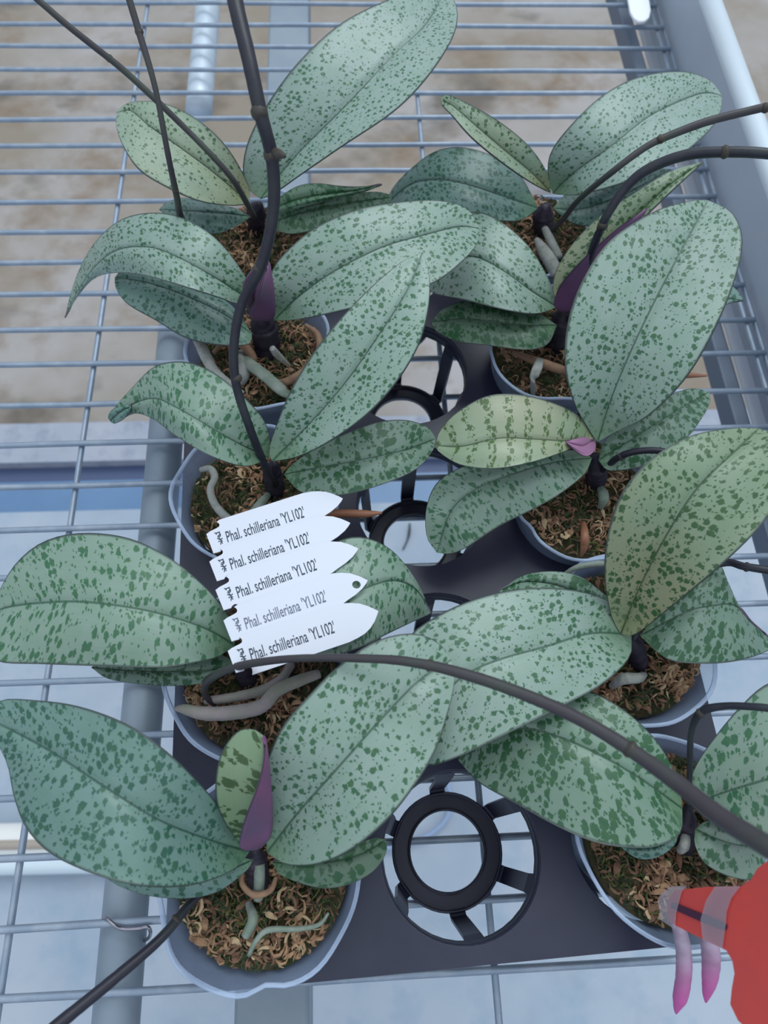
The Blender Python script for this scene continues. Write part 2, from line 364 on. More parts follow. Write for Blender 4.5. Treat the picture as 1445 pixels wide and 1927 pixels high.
# under-bench pipe and box beam
def pipe_px(name, a, b, r, z, m, ext=(0, 0)):
    A = P(*a, z); B = P(*b, z); d = (B-A).normalized(); A = A-d*ext[0]; B = B+d*ext[1]
    return tube_w(name, [A+(B-A)*k/8 for k in range(9)], r, m, bench, 24)
pz = -5.8-12
pp = pipe_px('support_pipe', (330, 610), (222, 1880), 0.0122, pz, M_galv, (0.005, 0.12))
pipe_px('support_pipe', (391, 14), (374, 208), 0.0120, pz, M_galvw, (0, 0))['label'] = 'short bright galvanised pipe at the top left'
def beam(name, a, b, w_, z0, z1, m, ext=(0, 0)):
    A = P(*a, z1); B = P(*b, z1); d = (B-A); d.z = 0; d.normalize(); A = A-d*ext[0]; B = B+d*ext[1]; s = Vector((-d.y, d.x, 0))*w_/2
    V = []
    for z in (z0, z1):
        for q in (A-s, A+s, B+s, B-s): V.append(Vector((q.x, q.y, ZB+z*MM)))
    return bevel(mk(name, V, [(3, 2, 1, 0), (4, 5, 6, 7), (0, 1, 5, 4), (1, 2, 6, 5), (2, 3, 7, 6), (3, 0, 4, 7)], m, bench, smooth=False), 0.002)
beam('box_beam', (511, 1890), (543, 60), 0.041, -80, -40, M_galv, (0.12, 0.1))
# side rail, seen on the right: inner wall, rounded bright bead, lower bar in shade grey and pale flange
def rail(name, x0, x1, z0, z1, m):
    V, Fc = box_geo(x0*MM, x1*MM, -0.36, 0.95, ZB+z0*MM, ZB+z1*MM); return bevel(mk(name, V, Fc, m, bench, smooth=False), 0.001)
rail('side_rail', XR+8, XR+11, -30, 46, M_alu)
rail('rail_flange', XR+8, XR+40, -32, -29, M_alu)
tube_w('rail_bead', [Vector(((XR+17)*MM, y, ZB+0.047)) for y in (-0.36, 0.3, 0.95)], 0.0088, M_aluw, bench, 20)
beam('lower_bar', (1399, 797), (1190, 70), 0.0125, -45, -25, M_steel_shade, (0.45, 0.1))
beam('pale_flange', (1436, 797), (1221, 70), 0.0165, -46, -43, M_pale, (0.45, 0.1))
# hog-ring clip round pipe and wire 24
cl = [(195, 1727, -2, 7), (203, 1730, 3, 7), (215, 1741, 3.5, 7), (232, 1748, 2, 7), (262, 1747, 2, 7), (277, 1744, 3, 7), (283, 1752, 0, 7), (281, 1764, -6, 7), (272, 1770, -14, 7)]
tube_px('wire_clip', cl, M_clip, bench, 30, 8)
# white plastic stick lying on the mesh at the top
def flat_px(name, poly, zf, th, m, parent=None, smooth=False):
    n = len(poly); V = [P(x, y, zf(x, y) if callable(zf) else zf) for x, y in poly]; V = V + [v-Vector((0, 0, th*MM)) for v in V]
    Fc = [tuple(range(n)), tuple(reversed(range(n, 2*n)))] + [(i, i+n, (i+1) % n+n, (i+1) % n) for i in range(n)]
    return mk(name, V, Fc, m, parent, smooth=smooth)
st = [(1176, -60), (1182, 0), (1186, 22), (1193, 34), (1203, 40), (1214, 39), (1222, 32), (1225, 18), (1222, 0), (1212, -60)]
tag(bevel(flat_px('plant_stick', st, 9, 3, M_white), 0.001), 'glaring white round-ended plastic stick lying on the mesh at the far right', 'stick')
# pale pipe on the floor, lower left, running crosswise
fp = empty('floor_pipe', P(20, 1590, FZ+24) - Vector((0, 0, 0.024)))
tag(fp, 'cream white pipe lying on the floor under the mesh at left', 'pipe')
A = P(-150, 1583, FZ+26); B = P(265, 1574, FZ+26)
tube_w('pipe_body', [A+(B-A)*k/6 for k in range(7)], 0.020, mat('cream_pipe', (0.85, 0.84, 0.80), 0.25), fp, 28)
A = P(-150, 1625, FZ+20); B = P(265, 1617, FZ+20)
tube_w('pipe_band', [Vector((p.x, p.y-0.006, p.z+0.0165)) for p in (P(-150, 1583, FZ+26), P(60, 1579, FZ+26), P(265, 1574, FZ+26))], 0.0065, mat('tan_band', (0.42, 0.36, 0.30), 0.5), fp, 16)
tube_w('pipe_sleeve', [A+(B-A)*k/6 for k in range(7)], 0.016, M_aluw, fp, 28)

# ------------------------------------------------------------------ black tray (3 x 5 cells)
TZ = 65.0; PITCH = 90.0; ROT = 0.038; T0 = (46.6, -12.0); HR = 37.3
def tw(u, v, z=0):
    c, s = math.cos(ROT), math.sin(ROT)
    return Vector(((T0[0]+u*c-v*s)*MM, (T0[1]+u*s+v*c)*MM, ZB+z*MM))
tray = empty('shuttle_tray', tw(0, 180, 0)); tag(tray, 'black plastic pot tray with round cells standing on the wire bench', 'tray')
def curve2d(loops):
    cd = bpy.data.curves.new('c', 'CURVE'); cd.dimensions = '2D'; cd.fill_mode = 'BOTH'
    for lp in loops:
        s = cd.splines.new('POLY'); s.points.add(len(lp)-1); s.use_cyclic_u = True
        for p, q in zip(s.points, lp): p.co = (q[0], q[1], 0, 1)
    o = bpy.data.objects.new('c', cd); me = bpy.data.meshes.new_from_object(o)
    V = [tuple(v.co) for v in me.vertices]; Fc = [tuple(p.vertices) for p in me.polygons]
    bpy.data.objects.remove(o); bpy.data.meshes.remove(me); bpy.data.curves.remove(cd)
    return V, Fc
def solid2d(loops, th):
    """closed slab (units as given) from outline + holes; returns V, F with top at z=0 and bottom at -th"""
    V, Fc = curve2d(loops); bm = bmesh.new()
    vs = [bm.verts.new((v[0], v[1], 0)) for v in V]
    for f in Fc:
        try: bm.faces.new([vs[k] for k in f])
        except ValueError: pass
    bmesh.ops.remove_doubles(bm, verts=bm.verts, dist=1e-5)
    for f in bm.faces:
        f.normal_update()
        if f.normal.z < 0: f.normal_flip()
    r = bmesh.ops.extrude_face_region(bm, geom=list(bm.faces))
    ex = [g for g in r['geom'] if isinstance(g, bmesh.types.BMVert)]
    for v in ex: v.co.z -= th
    bmesh.ops.recalc_face_normals(bm, faces=bm.faces)
    bm.verts.index_update()
    V = [tuple(v.co) for v in bm.verts]; Fc = [tuple(v.index for v in f.verts) for f in bm.faces]; bm.free(); return V, Fc
def circ(cx, cy, r, n=48): return [(cx+r*math.cos(2*math.pi*k/n), cy+r*math.sin(2*math.pi*k/n)) for k in range(n)]
outline = []
for cx, cy, a0 in ((135-27, -45+27, -90), (135-27, 405-27, 0), (-135+27, 405-27, 90), (-135+27, -45+27, 180)):
    for k in range(9):
        a = math.radians(a0+90*k/8); outline.append((cx+27*math.cos(a), cy+27*math.sin(a)))
cells = [(c*PITCH, r*PITCH) for r in range(5) for c in (-1, 0, 1)]
V, Fc = solid2d([outline]+[circ(cx, cy, HR) for cx, cy in cells], 1.6)
bevel(mk('tray_deck', [tw(v[0], v[1], TZ+v[2]) for v in V], Fc, M_tray, tray, smooth=False), 0.0006)
# skirt round the deck
def ring_wall(loop, z0, z1, t=1.4, inward=True, lean=0):
    n = len(loop); V = []
    cx = sum(p[0] for p in loop)/n; cy = sum(p[1] for p in loop)/n
    for z, off in ((z1, 0), (z0, lean)):
        for (x, y) in loop:
            d = math.hypot(x-cx, y-cy); V.append((x+(cx-x)/d*off, y+(cy-y)/d*off, z))
    for z, off in ((z1, t), (z0, t+lean)):
        for (x, y) in loop:
            d = math.hypot(x-cx, y-cy); V.append((x+(cx-x)/d*off, y+(cy-y)/d*off, z))
    Fc = []
    for i in range(n):
        j = (i+1) % n
        Fc += [(i, i+n, j+n, j), (i+2*n, j+2*n, j+3*n, i+3*n), (i, j, j+2*n, i+2*n), (i+n, i+3*n, j+3*n, j+n)]
    return V, Fc
V, Fc = ring_wall(outline, TZ-24, TZ-0.8)
mk('tray_skirt', [tw(*v) for v in V], Fc, M_tray, tray, smooth=False)
for ci, (cx, cy) in enumerate(cells):
    V, Fc = ring_wall(circ(0, 0, HR+1.2, 40), TZ-9, TZ-1, 1.4, lean=1.0)
    mk('cell_collar', [tw(cx+v[0], cy+v[1], v[2]) for v in V], Fc, M_tray, tray)
    mid = (ci % 3 == 1)
    V, Fc = solid2d([circ(0, 0, 29.0, 48), circ(0, 0, 20.2, 48)], 2.5)
    ringo = mk('cell_ring', [tw(cx+v[0], cy+v[1], 4.6+v[2]) for v in V], Fc, M_tray, tray, smooth=False)
    if mid:
        V, Fc = ring_wall(circ(0, 0, 29.9, 48), 2.1, 6.2, 1.4)
        mk('ring_lip', [tw(cx+v[0], cy+v[1], v[2]) for v in V], Fc, M_tray, ringo)
        V, Fc = ring_wall(circ(0, 0, 21.3, 48), 2.1, 6.6, 1.3)
        mk('ring_lip', [tw(cx+v[0], cy+v[1], v[2]) for v in V], Fc, M_tray, ringo)
    for k in range(6):
        a = math.radians(-26+60*k)
        ca, sa = math.cos(a), math.sin(a); pr = [(28.6, 4.0), (33.0, 6.5), (36.0, TZ-12), (HR+0.6, TZ-6)]
        V = []; hw = [4.4, 4.2, 4.2, 5.0]
        for (r_, z), h in zip(pr, hw):
            for s in (-h, h):
                for q in (0, -1.8): V.append(tw(cx+(r_+q)*ca-s*sa, cy+(r_+q)*sa+s*ca, z))
        Fc = []
        for j in range(3):
            b0 = j*4; Fc += [(b0, b0+2, b0+6, b0+4), (b0+1, b0+5, b0+7, b0+3), (b0, b0+4, b0+5, b0+1), (b0+2, b0+3, b0+7, b0+6)]
        Fc += [(0, 1, 3, 2), (12, 14, 15, 13)]
        mk('spoke', V, Fc, M_tray, tray, smooth=False)

# ------------------------------------------------------------------ plants
VS = [-1, -.975, -.9, -.75, -.55, -.35, -.17, -.05, 0, .05, .17, .35, .55, .75, .9, .975, 1]
def leaf(pl, kind, M, L, R, z, eL=0, eR=0, wave=0.6, label=None, n=34, th=0.9, dark=None):
    """mottled blade: midrib M and the two outlines L, R (photo pixels, base to tip), z heights (mm) along the midrib,
    eL / eR how much each margin stands above (+) or below (-) the midrib"""
    m = spl(M, n)
    l = spl([M[0]]+L+[M[-1]], n); r = spl([M[0]]+R+[M[-1]], n)
    G = []; uo = random.uniform(0, 40); ph = random.uniform(0, 6)
    for i in range(n):
        t = i/(n-1); row = []; zm = ev(z, t); body = math.sin(math.pi*min(1, max(0, t)))**0.6
        for v in VS:
            a = abs(v); e = l[i] if v < 0 else r[i]; ed = ev(eL if v < 0 else eR, t)
            x = m[i][0]+(e[0]-m[i][0])*a; y = m[i][1]+(e[1]-m[i][1])*a
            # shallow gutter at the midrib, blade swelling between, margin as given
            zz = zm + ed*a**1.5 + body*(1.3*math.sin(math.pi*min(a*1.1, 1))) - (1.1*body if a == 0 else 0) + wave*a*a*math.sin(t*9+ph+v)*body
            row.append(P(x, y, zz))
        G.append(row)
    nv = len(VS); off = wloc(pl)
    nor = [[None]*nv for _ in range(n)]
    for i in range(n):
        for j in range(nv):
            ii = min(max(i, 1), n-2)
            du = G[min(ii+1, n-1)][j]-G[max(ii-1, 0)][j]; dv = G[ii][min(j+1, nv-1)]-G[ii][max(j-1, 0)]
            c = du.cross(dv)
            nor[i][j] = -c.normalized() if c.length > 1e-12 else Vector((0, 0, 1))
    # orientation: v runs left->right of growth direction or reverse; decide by majority at the centre of the L side
    s = sum(nor[n//2][k].z for k in range(1, nv//2))
    sg = 1 if s > 0 else -1
    V = []; top = []; bot = []
    for i in range(n):
        for j in range(nv): V.append(G[i][j]-off)
    for i in range(n):
        for j in range(nv): V.append(G[i][j]-nor[i][j]*sg*th*MM*(0.45 if j in (0, nv-1) or i in (0, n-1) else 1)-off)
    Fc = []; mi = []; uvs = []; rels = []
    U = [0]
    for i in range(1, n): U.append(U[-1]+(G[i][nv//2]-G[i-1][nv//2]).length)
    Wd = [[0]*nv for _ in range(n)]
    c = nv//2
    for i in range(n):
        for j in range(c+1, nv): Wd[i][j] = Wd[i][j-1]+(G[i][j]-G[i][j-1]).length
        for j in range(c-1, -1, -1): Wd[i][j] = Wd[i][j+1]-(G[i][j]-G[i][j+1]).length
    def put(q, idx, m_):
        Fc.append(q if sg > 0 else tuple(reversed(q))); mi.append(m_)
        for (i, j) in (idx if sg > 0 else list(reversed(idx))):
            uvs.append((U[i]*10+uo, Wd[i][j]*10)); rels.append((i/(n-1), VS[j]))
    K = n*nv
    for i in range(n-1):
        for j in range(nv-1):
            a, b, c_, d = i*nv+j, i*nv+j+1, (i+1)*nv+j+1, (i+1)*nv+j
            id_ = [(i, j), (i, j+1), (i+1, j+1), (i+1, j)]
            put((a, d, c_, b)[::-1], id_, 0) if False else put((a, b, c_, d), id_, 0)
            put((a+K, d+K, c_+K, b+K), [id_[0], id_[3], id_[2], id_[1]], 1)
        for j in (0, nv-1):
            a, d = i*nv+j, (i+1)*nv+j
            q = (a, d, d+K, a+K); put(q, [(i, j), (i+1, j), (i+1, j), (i, j)], 2)
    me = bpy.data.meshes.new('leaf'); me.from_pydata(V, [], Fc)
    for q in (LM[kind], M_under, M_rim): me.materials.append(q)
    me.polygons.foreach_set('use_smooth', [True]*len(Fc)); me.polygons.foreach_set('material_index', mi)
    a = me.uv_layers.new(name='blade'); b = me.uv_layers.new(name='rel')
    a.data.foreach_set('uv', [q for p in uvs for q in p]); b.data.foreach_set('uv', [q for p in rels for q in p])
    me.update()
    o = bpy.data.objects.new('leaf', me); COL.objects.link(o); o.parent = pl
    if label: o['label'] = label
    return o
def lathe(name, prof, c, m, parent, seg=64, rfun=None, zfun=None, solid=0.0, midx=None):
    V = []; Fc = []; n = len(prof)
    for i, (r_, z) in enumerate(prof):
        for k in range(seg):
            a = 2*math.pi*k/seg; rr = r_*(rfun(a, i/(n-1)) if rfun else 1); zz = z+(zfun(a, i/(n-1)) if zfun else 0)
            V.append(Vector((c.x+rr*math.cos(a)*MM, c.y+rr*math.sin(a)*MM, ZB+zz*MM)))
    for i in range(n-1):
        for k in range(seg):
            k2 = (k+1) % seg; Fc.append((i*seg+k, i*seg+k2, (i+1)*seg+k2, (i+1)*seg+k))
    return mk(name, V, Fc, m, parent)
def potted(col, row, label, dxy=(0, 0), rimr=43.0, zr=92, moss_z=78, seed=1, strands=260, notch=None):
    rng = random.Random(seed)
    c = tw(col*PITCH+dxy[0], row*PITCH+dxy[1], 4.7); root = empty('potted_orchid', c)
    tag(root, label, 'orchid', 'potted orchids in the black tray')
    ph = [rng.uniform(0, 6.28) for _ in range(4)]
    a0 = notch if notch is not None else rng.uniform(0, 6.28)
    rf = lambda a, t: 1-(t**5)*0.055*math.exp(-(((a-a0+math.pi) % (2*math.pi)-math.pi)/0.13)**2)+(t**6)*(0.026*math.sin(2*a+ph[0])+0.016*math.sin(5*a+ph[1])+0.008*math.sin(9*a+ph[2]))
    zf = lambda a, t: (t**8)*(1.6*math.sin(3*a+ph[3])+0.9*math.sin(7*a+ph[1]))
    prof = [(0.5, 4.9), (22, 4.9), (25.5, 6), (27, 9), (29, 22), (31, 38), (33.4, 54), (35.2, 64), (37.5, 74), (39.5, 82), (rimr-1.6, zr-4), (rimr-0.6, zr-1)]
    prof2 = [(rimr-0.7, zr-1.2), (rimr, zr), (rimr-0.4, zr+0.6), (rimr-1.7, zr+0.4), (rimr-2.0, zr-0.8), (rimr-1.2, zr-2)]
    pot = lathe('pot', prof, c, M_pot, root, 72, rf, zf)
    tag(pot, 'clear plastic pot')
    lathe('pot_rim', prof2, c, M_potrim, pot, 72, lambda a, t: rf(a, 1), lambda a, t: zf(a, 1))
    # moss bed: column inside the pot with a rough top
    V = []; Fc = []; NR = 16; seg = 56
    def top(x, y): return moss_z + 2.5*math.sin(x*0.21+ph[0])*math.cos(y*0.17+ph[1]) + 1.6*math.sin(x*0.55+y*0.4+ph[2]) + rng.uniform(-0.9, 0.9)
    rings = [(22, 7.0), (27, 14), (30.0, 38), (33.8, 64), (36.6, moss_z-4)]
    for r_, z in rings:
        for k in range(seg):
            a = 2*math.pi*k/seg; V.append(Vector((c.x+r_*math.cos(a)*MM, c.y+r_*math.sin(a)*MM, ZB+z*MM)))
    for q in range(NR):
        r_ = 37*(1-q/NR)
        for k in range(seg):
            a = 2*math.pi*k/seg; x, y = r_*math.cos(a), r_*math.sin(a)
            V.append(Vector((c.x+x*MM, c.y+y*MM, ZB+top(x, y)*MM)))
    V.append(Vector((c.x, c.y, ZB+moss_z*MM)))
    tot = len(rings)+NR
    for i in range(tot-1):
        for k in range(seg):
            k2 = (k+1) % seg; Fc.append((i*seg+k, i*seg+k2, (i+1)*seg+k2, (i+1)*seg+k))
    for k in range(seg): Fc.append(((tot-1)*seg+k, (tot-1)*seg+(k+1) % seg, tot*seg))
    Fc.append(tuple(reversed(range(seg))))
    bed = mk('moss_bed', V, Fc, M_moss, root)
    # curled moss fibres
    V = []; Fc = []; mi = []
    for s in range(strands*4):
        r_ = 35.5*math.sqrt(rng.random()); a = rng.uniform(0, 6.28); x, y = r_*math.cos(a), r_*math.sin(a); z = moss_z+rng.uniform(0, 4.0)
        h = rng.uniform(0, 6.28); cur = rng.uniform(-0.9, 0.9); ln = rng.uniform(3, 10); k_ = rng.randrange(4, 7)
        clump = math.sin(x*0.16+ph[0])+math.sin(y*0.19+ph[1])+rng.uniform(-.8, .8)
        mt = rng.choice([0, 0, 0, 3, 1]) if clump > 0.6 else rng.choice([1, 1, 2, 4, 4, 4])
        z += max(0, clump)*1.3
        wd = (rng.uniform(0.2, 0.8) if rng.random() < .85 else rng.uniform(0.8, 1.7)) if mt in (0, 3, 1) else rng.uniform(0.15, 0.5)
        b0 = len(V)
        for j in range(k_+1):
            tt = j/k_; ww = wd*(1-0.75*abs(2*tt-1)**2)
            nx, ny = -math.sin(h), math.cos(h); ti = rng.uniform(-.5, .5)*ww
            zz = z+2.2*math.sin(tt*3.14)+rng.uniform(-.3, .3)
            if math.hypot(x, y) > 37: x *= 0.95; y *= 0.95
            for sgn, dz in ((-1, ti), (0, 0.5*ww), (1, -ti)):
                V.append(Vector((c.x+(x+nx*ww*sgn)*MM, c.y+(y+ny*ww*sgn)*MM, ZB+(zz+dz)*MM)))
            x += math.cos(h)*ln/k_; y += math.sin(h)*ln/k_; h += cur+rng.uniform(-.5, .5)
        for j in range(k_):
            q = b0+j*3; Fc += [(q, q+1, q+4, q+3), (q+1, q+2, q+5, q+4)]; mi += [mt, mt]
    fib = mk('moss_fibres', V, Fc, MOSS, bed, smooth=True, midx=mi); fib['kind'] = 'stuff'
    root['_c'] = 0; del root['_c']
    return root
def tubel(name, path, m, pl, label=None, n=36, seg=10, squash=1.0, jit=0.03):
    o = tube_px(name, path, m, pl, n, seg, squash, jit)
    me = o.data
    b = me.uv_layers.new(name='rel')
    for poly in me.polygons:
        for li in poly.loop_indices: b.data[li].uv = ((me.loops[li].vertex_index//seg)/(n-1), 0)
    if label: o['label'] = label
    return o
def spike(pl, path, nodes=(), m=None, label='dark flower spike', n=70):
    o = tubel('flower_spike', path, m or M_stem, pl, label, n, 12, jit=0.02)
    for (x, y, z, wd, ang) in nodes:
        c, s = math.cos(ang), math.sin(ang); q = 0.38*wd
        tube_px('node', [(x-c*q, y-s*q, z, wd*0.75), (x-c*q*.4, y-s*q*.4, z, wd*1.12), (x, y, z, wd*1.18), (x+c*q*.5, y+s*q*.5, z, wd*1.05), (x+c*q, y+s*q, z, wd*0.7)], M_node, o, 12, 12)
    return o
def crown(pl, pts, label=None, m=None):
    """dark short stem carrying the leaves"""
    k = len(pts)
    pts = [(x+(3 if i == k-1 else 0), y+(8 if i == k-1 else 0), z-5*i, w_*(0.92 if i < k-1 else 0.6)) for i, (x, y, z, w_) in enumerate(pts)]
    return tubel('stem', pts, m or M_crown, pl, label, 20, 14, jit=0.09)

# ---- far-left plant (row 5)
L1 = potted(-1, 4, 'far left orchid in the tray, its long leaf pointing to the top edge', seed=11)
crown(L1, [(484, 455, 72, 26), (482, 425, 88, 34), (482, 398, 108, 38), (486, 376, 122, 20)])
leaf(L1, 'dark', [(500, 424), (560, 402), (640, 385), (700, 376), (738, 372)], [(530, 396), (600, 372), (690, 361), (728, 364)], [(545, 440), (610, 428), (680, 408), (725, 388)], [102, 112, 118, 116, 108], [0, 3, 0], [0, -4, 0])
leaf(L1, 'dark', [(500, 402), (550, 378), (610, 366), (670, 358), (719, 347)], [(520, 376), (560, 350), (600, 345), (655, 352)], [(530, 398), (590, 384), (640, 372), (690, 360)], [112, 122, 128, 127, 122], [0, 4, 2, 0], [0, -3, 0])
leaf(L1, 'teal', [(472, 408), (430, 402), (380, 398), (335, 396), (299, 394)], [(440, 391), (390, 382), (345, 372), (315, 380)], [(445, 425), (405, 440), (360, 430), (318, 410)], [104, 112, 114, 110, 104], [0, -2, -6, -4], [0, -5, 0])
leaf(L1, 'warm', [(470, 383), (400, 323), (335, 275), (282, 238), (246, 208), (219, 213)], [(466, 345), (425, 275), (372, 225), (312, 195), (262, 190), (232, 198)], [(430, 386), (375, 378), (320, 355), (265, 322), (234, 280), (219, 240)], [116, 128, 138, 144, 148, 142], [0, 7, 8, 4, 0], [0, 5, 5, 2, 0])
leaf(L1, 'small', [(490, 374), (560, 290), (650, 200), (740, 105), (800, 48), (836, -14)], [(462, 350), (457, 312), (468, 262), (500, 200), (560, 118), (640, 45), (730, -1), (795, -22)], [(520, 360), (560, 332), (640, 277), (740, 210), (800, 150), (845, 84), (861, 38), (855, 0)], [116, 134, 150, 160, 164, 158], [0, 8, 10, 6, 0], [0, 6, 8, 5, 0])
spike(L1, [(478, 408, 108, 11), (462, 378, 124, 11), (438, 338, 140, 11), (400, 294, 152, 11), (350, 243, 162, 11), (290, 185, 175, 12), (230, 130, 186, 12), (180, 90, 195, 12), (120, 42, 205, 12), (62, -8, 214, 12), (-40, -90, 226, 12)], [(403, 297, 151, 11, .85), (206, 110, 190, 12, .75)], M_stem_brown)

# ---- second on the left (row 4)
L2 = potted(-1, 3, 'left-hand orchid with a drooping pointed leaf and a pink root tip at its pot rim', dxy=(3, 4), seed=12, strands=300)
crown(L2, [(506, 672, 76, 50), (502, 640, 92, 56), (494, 608, 108, 48), (488, 584, 124, 26)])
leaf(L2, 'teal', [(474, 628), (420, 590), (350, 556), (280, 532), (216, 522)], [(440, 578), (390, 545), (320, 515), (262, 505), (230, 508)], [(466, 648), (400, 648), (345, 634), (295, 604), (240, 572), (218, 542)], [108, 114, 116, 112, 104], [0, -3, -4, 0], [0, -4, -3, 0])
leaf(L2, 'warm', [(488, 590), (478, 560), (486, 520), (500, 480)], [(470, 585), (456, 540), (478, 500)], [(482, 585), (494, 548), (505, 505)], [118, 136, 150, 160], [0, 4, 0], [0, 0, 0], n=20, label='small young leaf folded lengthwise')
leaf(L2, 'warm', [(494, 603), (515, 594), (514, 550), (505, 492)], [(488, 590), (496, 560), (502, 520)], [(468, 592), (484, 558), (498, 512)], [116, 134, 148, 156], [0, -6, 0], [0, 12, 0], n=20, label='young leaf showing its purple underside')
leaf(L2, 'fine', [(482, 573), (400, 520), (330, 482), (280, 465), (222, 470), (178, 503), (142, 556), (122, 598)], [(478, 548), (440, 487), (400, 443), (345, 410), (290, 400), (232, 411), (185, 448), (152, 500), (132, 555)], [(440, 570), (420, 562), (350, 540), (270, 518), (212, 514), (175, 526), (145, 560)], [118, 134, 146, 148, 140, 120, 90, 62], [0, 4, 0, -5, 0], [0, 0, -4, -8, 0])
leaf(L2, 'fine', [(516, 603), (560, 560), (630, 510), (720, 465), (800, 442), (862, 427), (902, 430)], [(502, 570), (508, 520), (530, 482), (590, 430), (670, 395), (760, 379), (830, 377), (880, 393)], [(560, 601), (640, 585), (740, 560), (820, 530), (872, 490), (898, 458)], [118, 134, 146, 152, 152, 148, 140], [0, 5, 4, 0], [0, 3, -2, 0])
spike(L2, [(478, 592, 106, 11), (440, 540, 112, 11), (395, 480, 124, 12), (343, 413, 142, 13), (333, 372, 162, 12), (316, 290, 186, 11), (292, 165, 208, 11), (262, 62, 222, 13), (240, -12, 232, 13), (212, -110, 244, 12)], [(330, 358, 167, 11, 1.4), (262, 60, 222, 14, 1.3)], M_stem_brown)
tubel('root', [(366, 640, 96, 8), (378, 652, 97, 20), (388, 672, 97, 22), (404, 700, 96, 20), (432, 722, 94, 14), (458, 740, 92, 8)], M_rootw, L2, 'pale root lapping over the pot rim with a pink tip')
tubel('root', [(452, 660, 84, 12), (470, 684, 90, 26), (500, 708, 92, 27), (530, 734, 92, 27), (545, 744, 88, 24)], M_rootg, L2, 'wide grey root', squash=0.4)
tubel('root', [(402, 664, 84, 8), (425, 642, 90, 14), (452, 646, 92, 18), (474, 668, 88, 16), (478, 690, 82, 10)], M_rootb, L2, 'brown looping root')
tubel('root', [(515, 722, 84, 12), (545, 716, 90, 16), (578, 694, 92, 16), (600, 660, 92, 14), (598, 630, 90, 12), (575, 612, 88, 8)], M_rootb, L2, 'brown root circling inside the rim')
tubel('root', [(452, 668, 86, 16), (458, 700, 88, 26), (452, 722, 84, 18)], M_rootw, L2)
tubel('root', [(545, 690, 80, 8), (522, 668, 90, 14), (512, 655, 96, 12)], M_rootw, L2)

# ---- third on the left (row 3)
L3 = potted(-1, 2, 'left-hand orchid in the pot just above the white labels, with a tall pointed leaf', seed=13, dxy=(0, 1))
crown(L3, [(520, 935, 76, 36), (516, 910, 92, 42), (512, 886, 106, 36), (514, 862, 120, 18)])
leaf(L3, 'blotch', [(534, 893), (600, 880), (680, 865), (760, 848), (820, 826)], [(556, 868), (620, 830), (700, 797), (760, 790), (805, 804)], [(560, 922), (585, 931), (640, 932), (710, 915), (780, 885), (813, 850)], [106, 114, 116, 112, 104], [0, 2, 0], [0, -3, 0])
leaf(L3, 'cross', [(506, 862), (440, 830), (380, 795), (330, 766), (292, 750), (252, 760), (212, 790)], [(508, 822), (490, 780), (440, 730), (390, 694), (340, 680), (290, 690), (250, 728), (212, 772)], [(468, 877), (430, 871), (380, 850), (330, 820), (290, 790), (258, 778), (234, 786), (216, 796)], [116, 128, 138, 142, 136, 118, 100], [0, 3, -3, -4, 0], [0, 0, -5, -6, 0])
leaf(L3, 'fine', [(512, 868), (580, 800), (650, 720), (720, 620), (770, 540), (795, 474)], [(506, 846), (520, 800), (550, 730), (600, 650), (670, 568), (745, 500)], [(560, 859), (620, 830), (690, 780), (745, 720), (787, 650), (806, 580), (808, 520)], [118, 134, 148, 160, 168, 170], [0, 8, 8, 2, 0], [0, 6, 6, 2, 0])
leaf(L3, 'teal', [(248, 764), (228, 774), (207, 792)], [(236, 762), (212, 770), (203, 784)], [(244, 774), (230, 790), (213, 797)], [120, 114, 104], [0, -1, 0], [0, -1, 0], n=14, wave=0, label='curled tip of the drooping leaf')
spike(L3, [(518, 912, 92, 14), (500, 880, 112, 15), (468, 800, 140, 16), (444, 722, 158, 17), (440, 650, 172, 18), (455, 572, 186, 19), (492, 498, 200, 21), (514, 400, 216, 23), (512, 300, 232, 25), (490, 212, 246, 27), (468, 110, 256, 29), (440, -12, 264, 31), (424, -150, 270, 31)], [(445, 712, 160, 18, 1.5), (486, 508, 198, 20, -1.0), (512, 292, 233, 28, 1.2), (488, 212, 246, 28, 1.3)])
tubel('bud', [(512, 284, 234, 14), (526, 290, 238, 17), (536, 294, 240, 7)], M_node, L3, n=10)
tubel('root', [(378, 884, 86, 10), (396, 882, 90, 13), (404, 898, 92, 14), (396, 920, 92, 14), (402, 945, 92, 15), (418, 966, 92, 16), (438, 984, 90, 16)], M_rootw, L3, 'pale root curling inside the pot')
tubel('root', [(505, 930, 84, 12), (488, 952, 88, 20), (470, 975, 86, 18)], M_rootg, L3)
tubel('root', [(560, 962, 86, 12), (600, 966, 96, 15), (650, 966, 102, 16), (690, 967, 104, 14), (719, 965, 105, 4)], M_tipo, L3, 'green and brown root tip poking out over the tray', n=24)

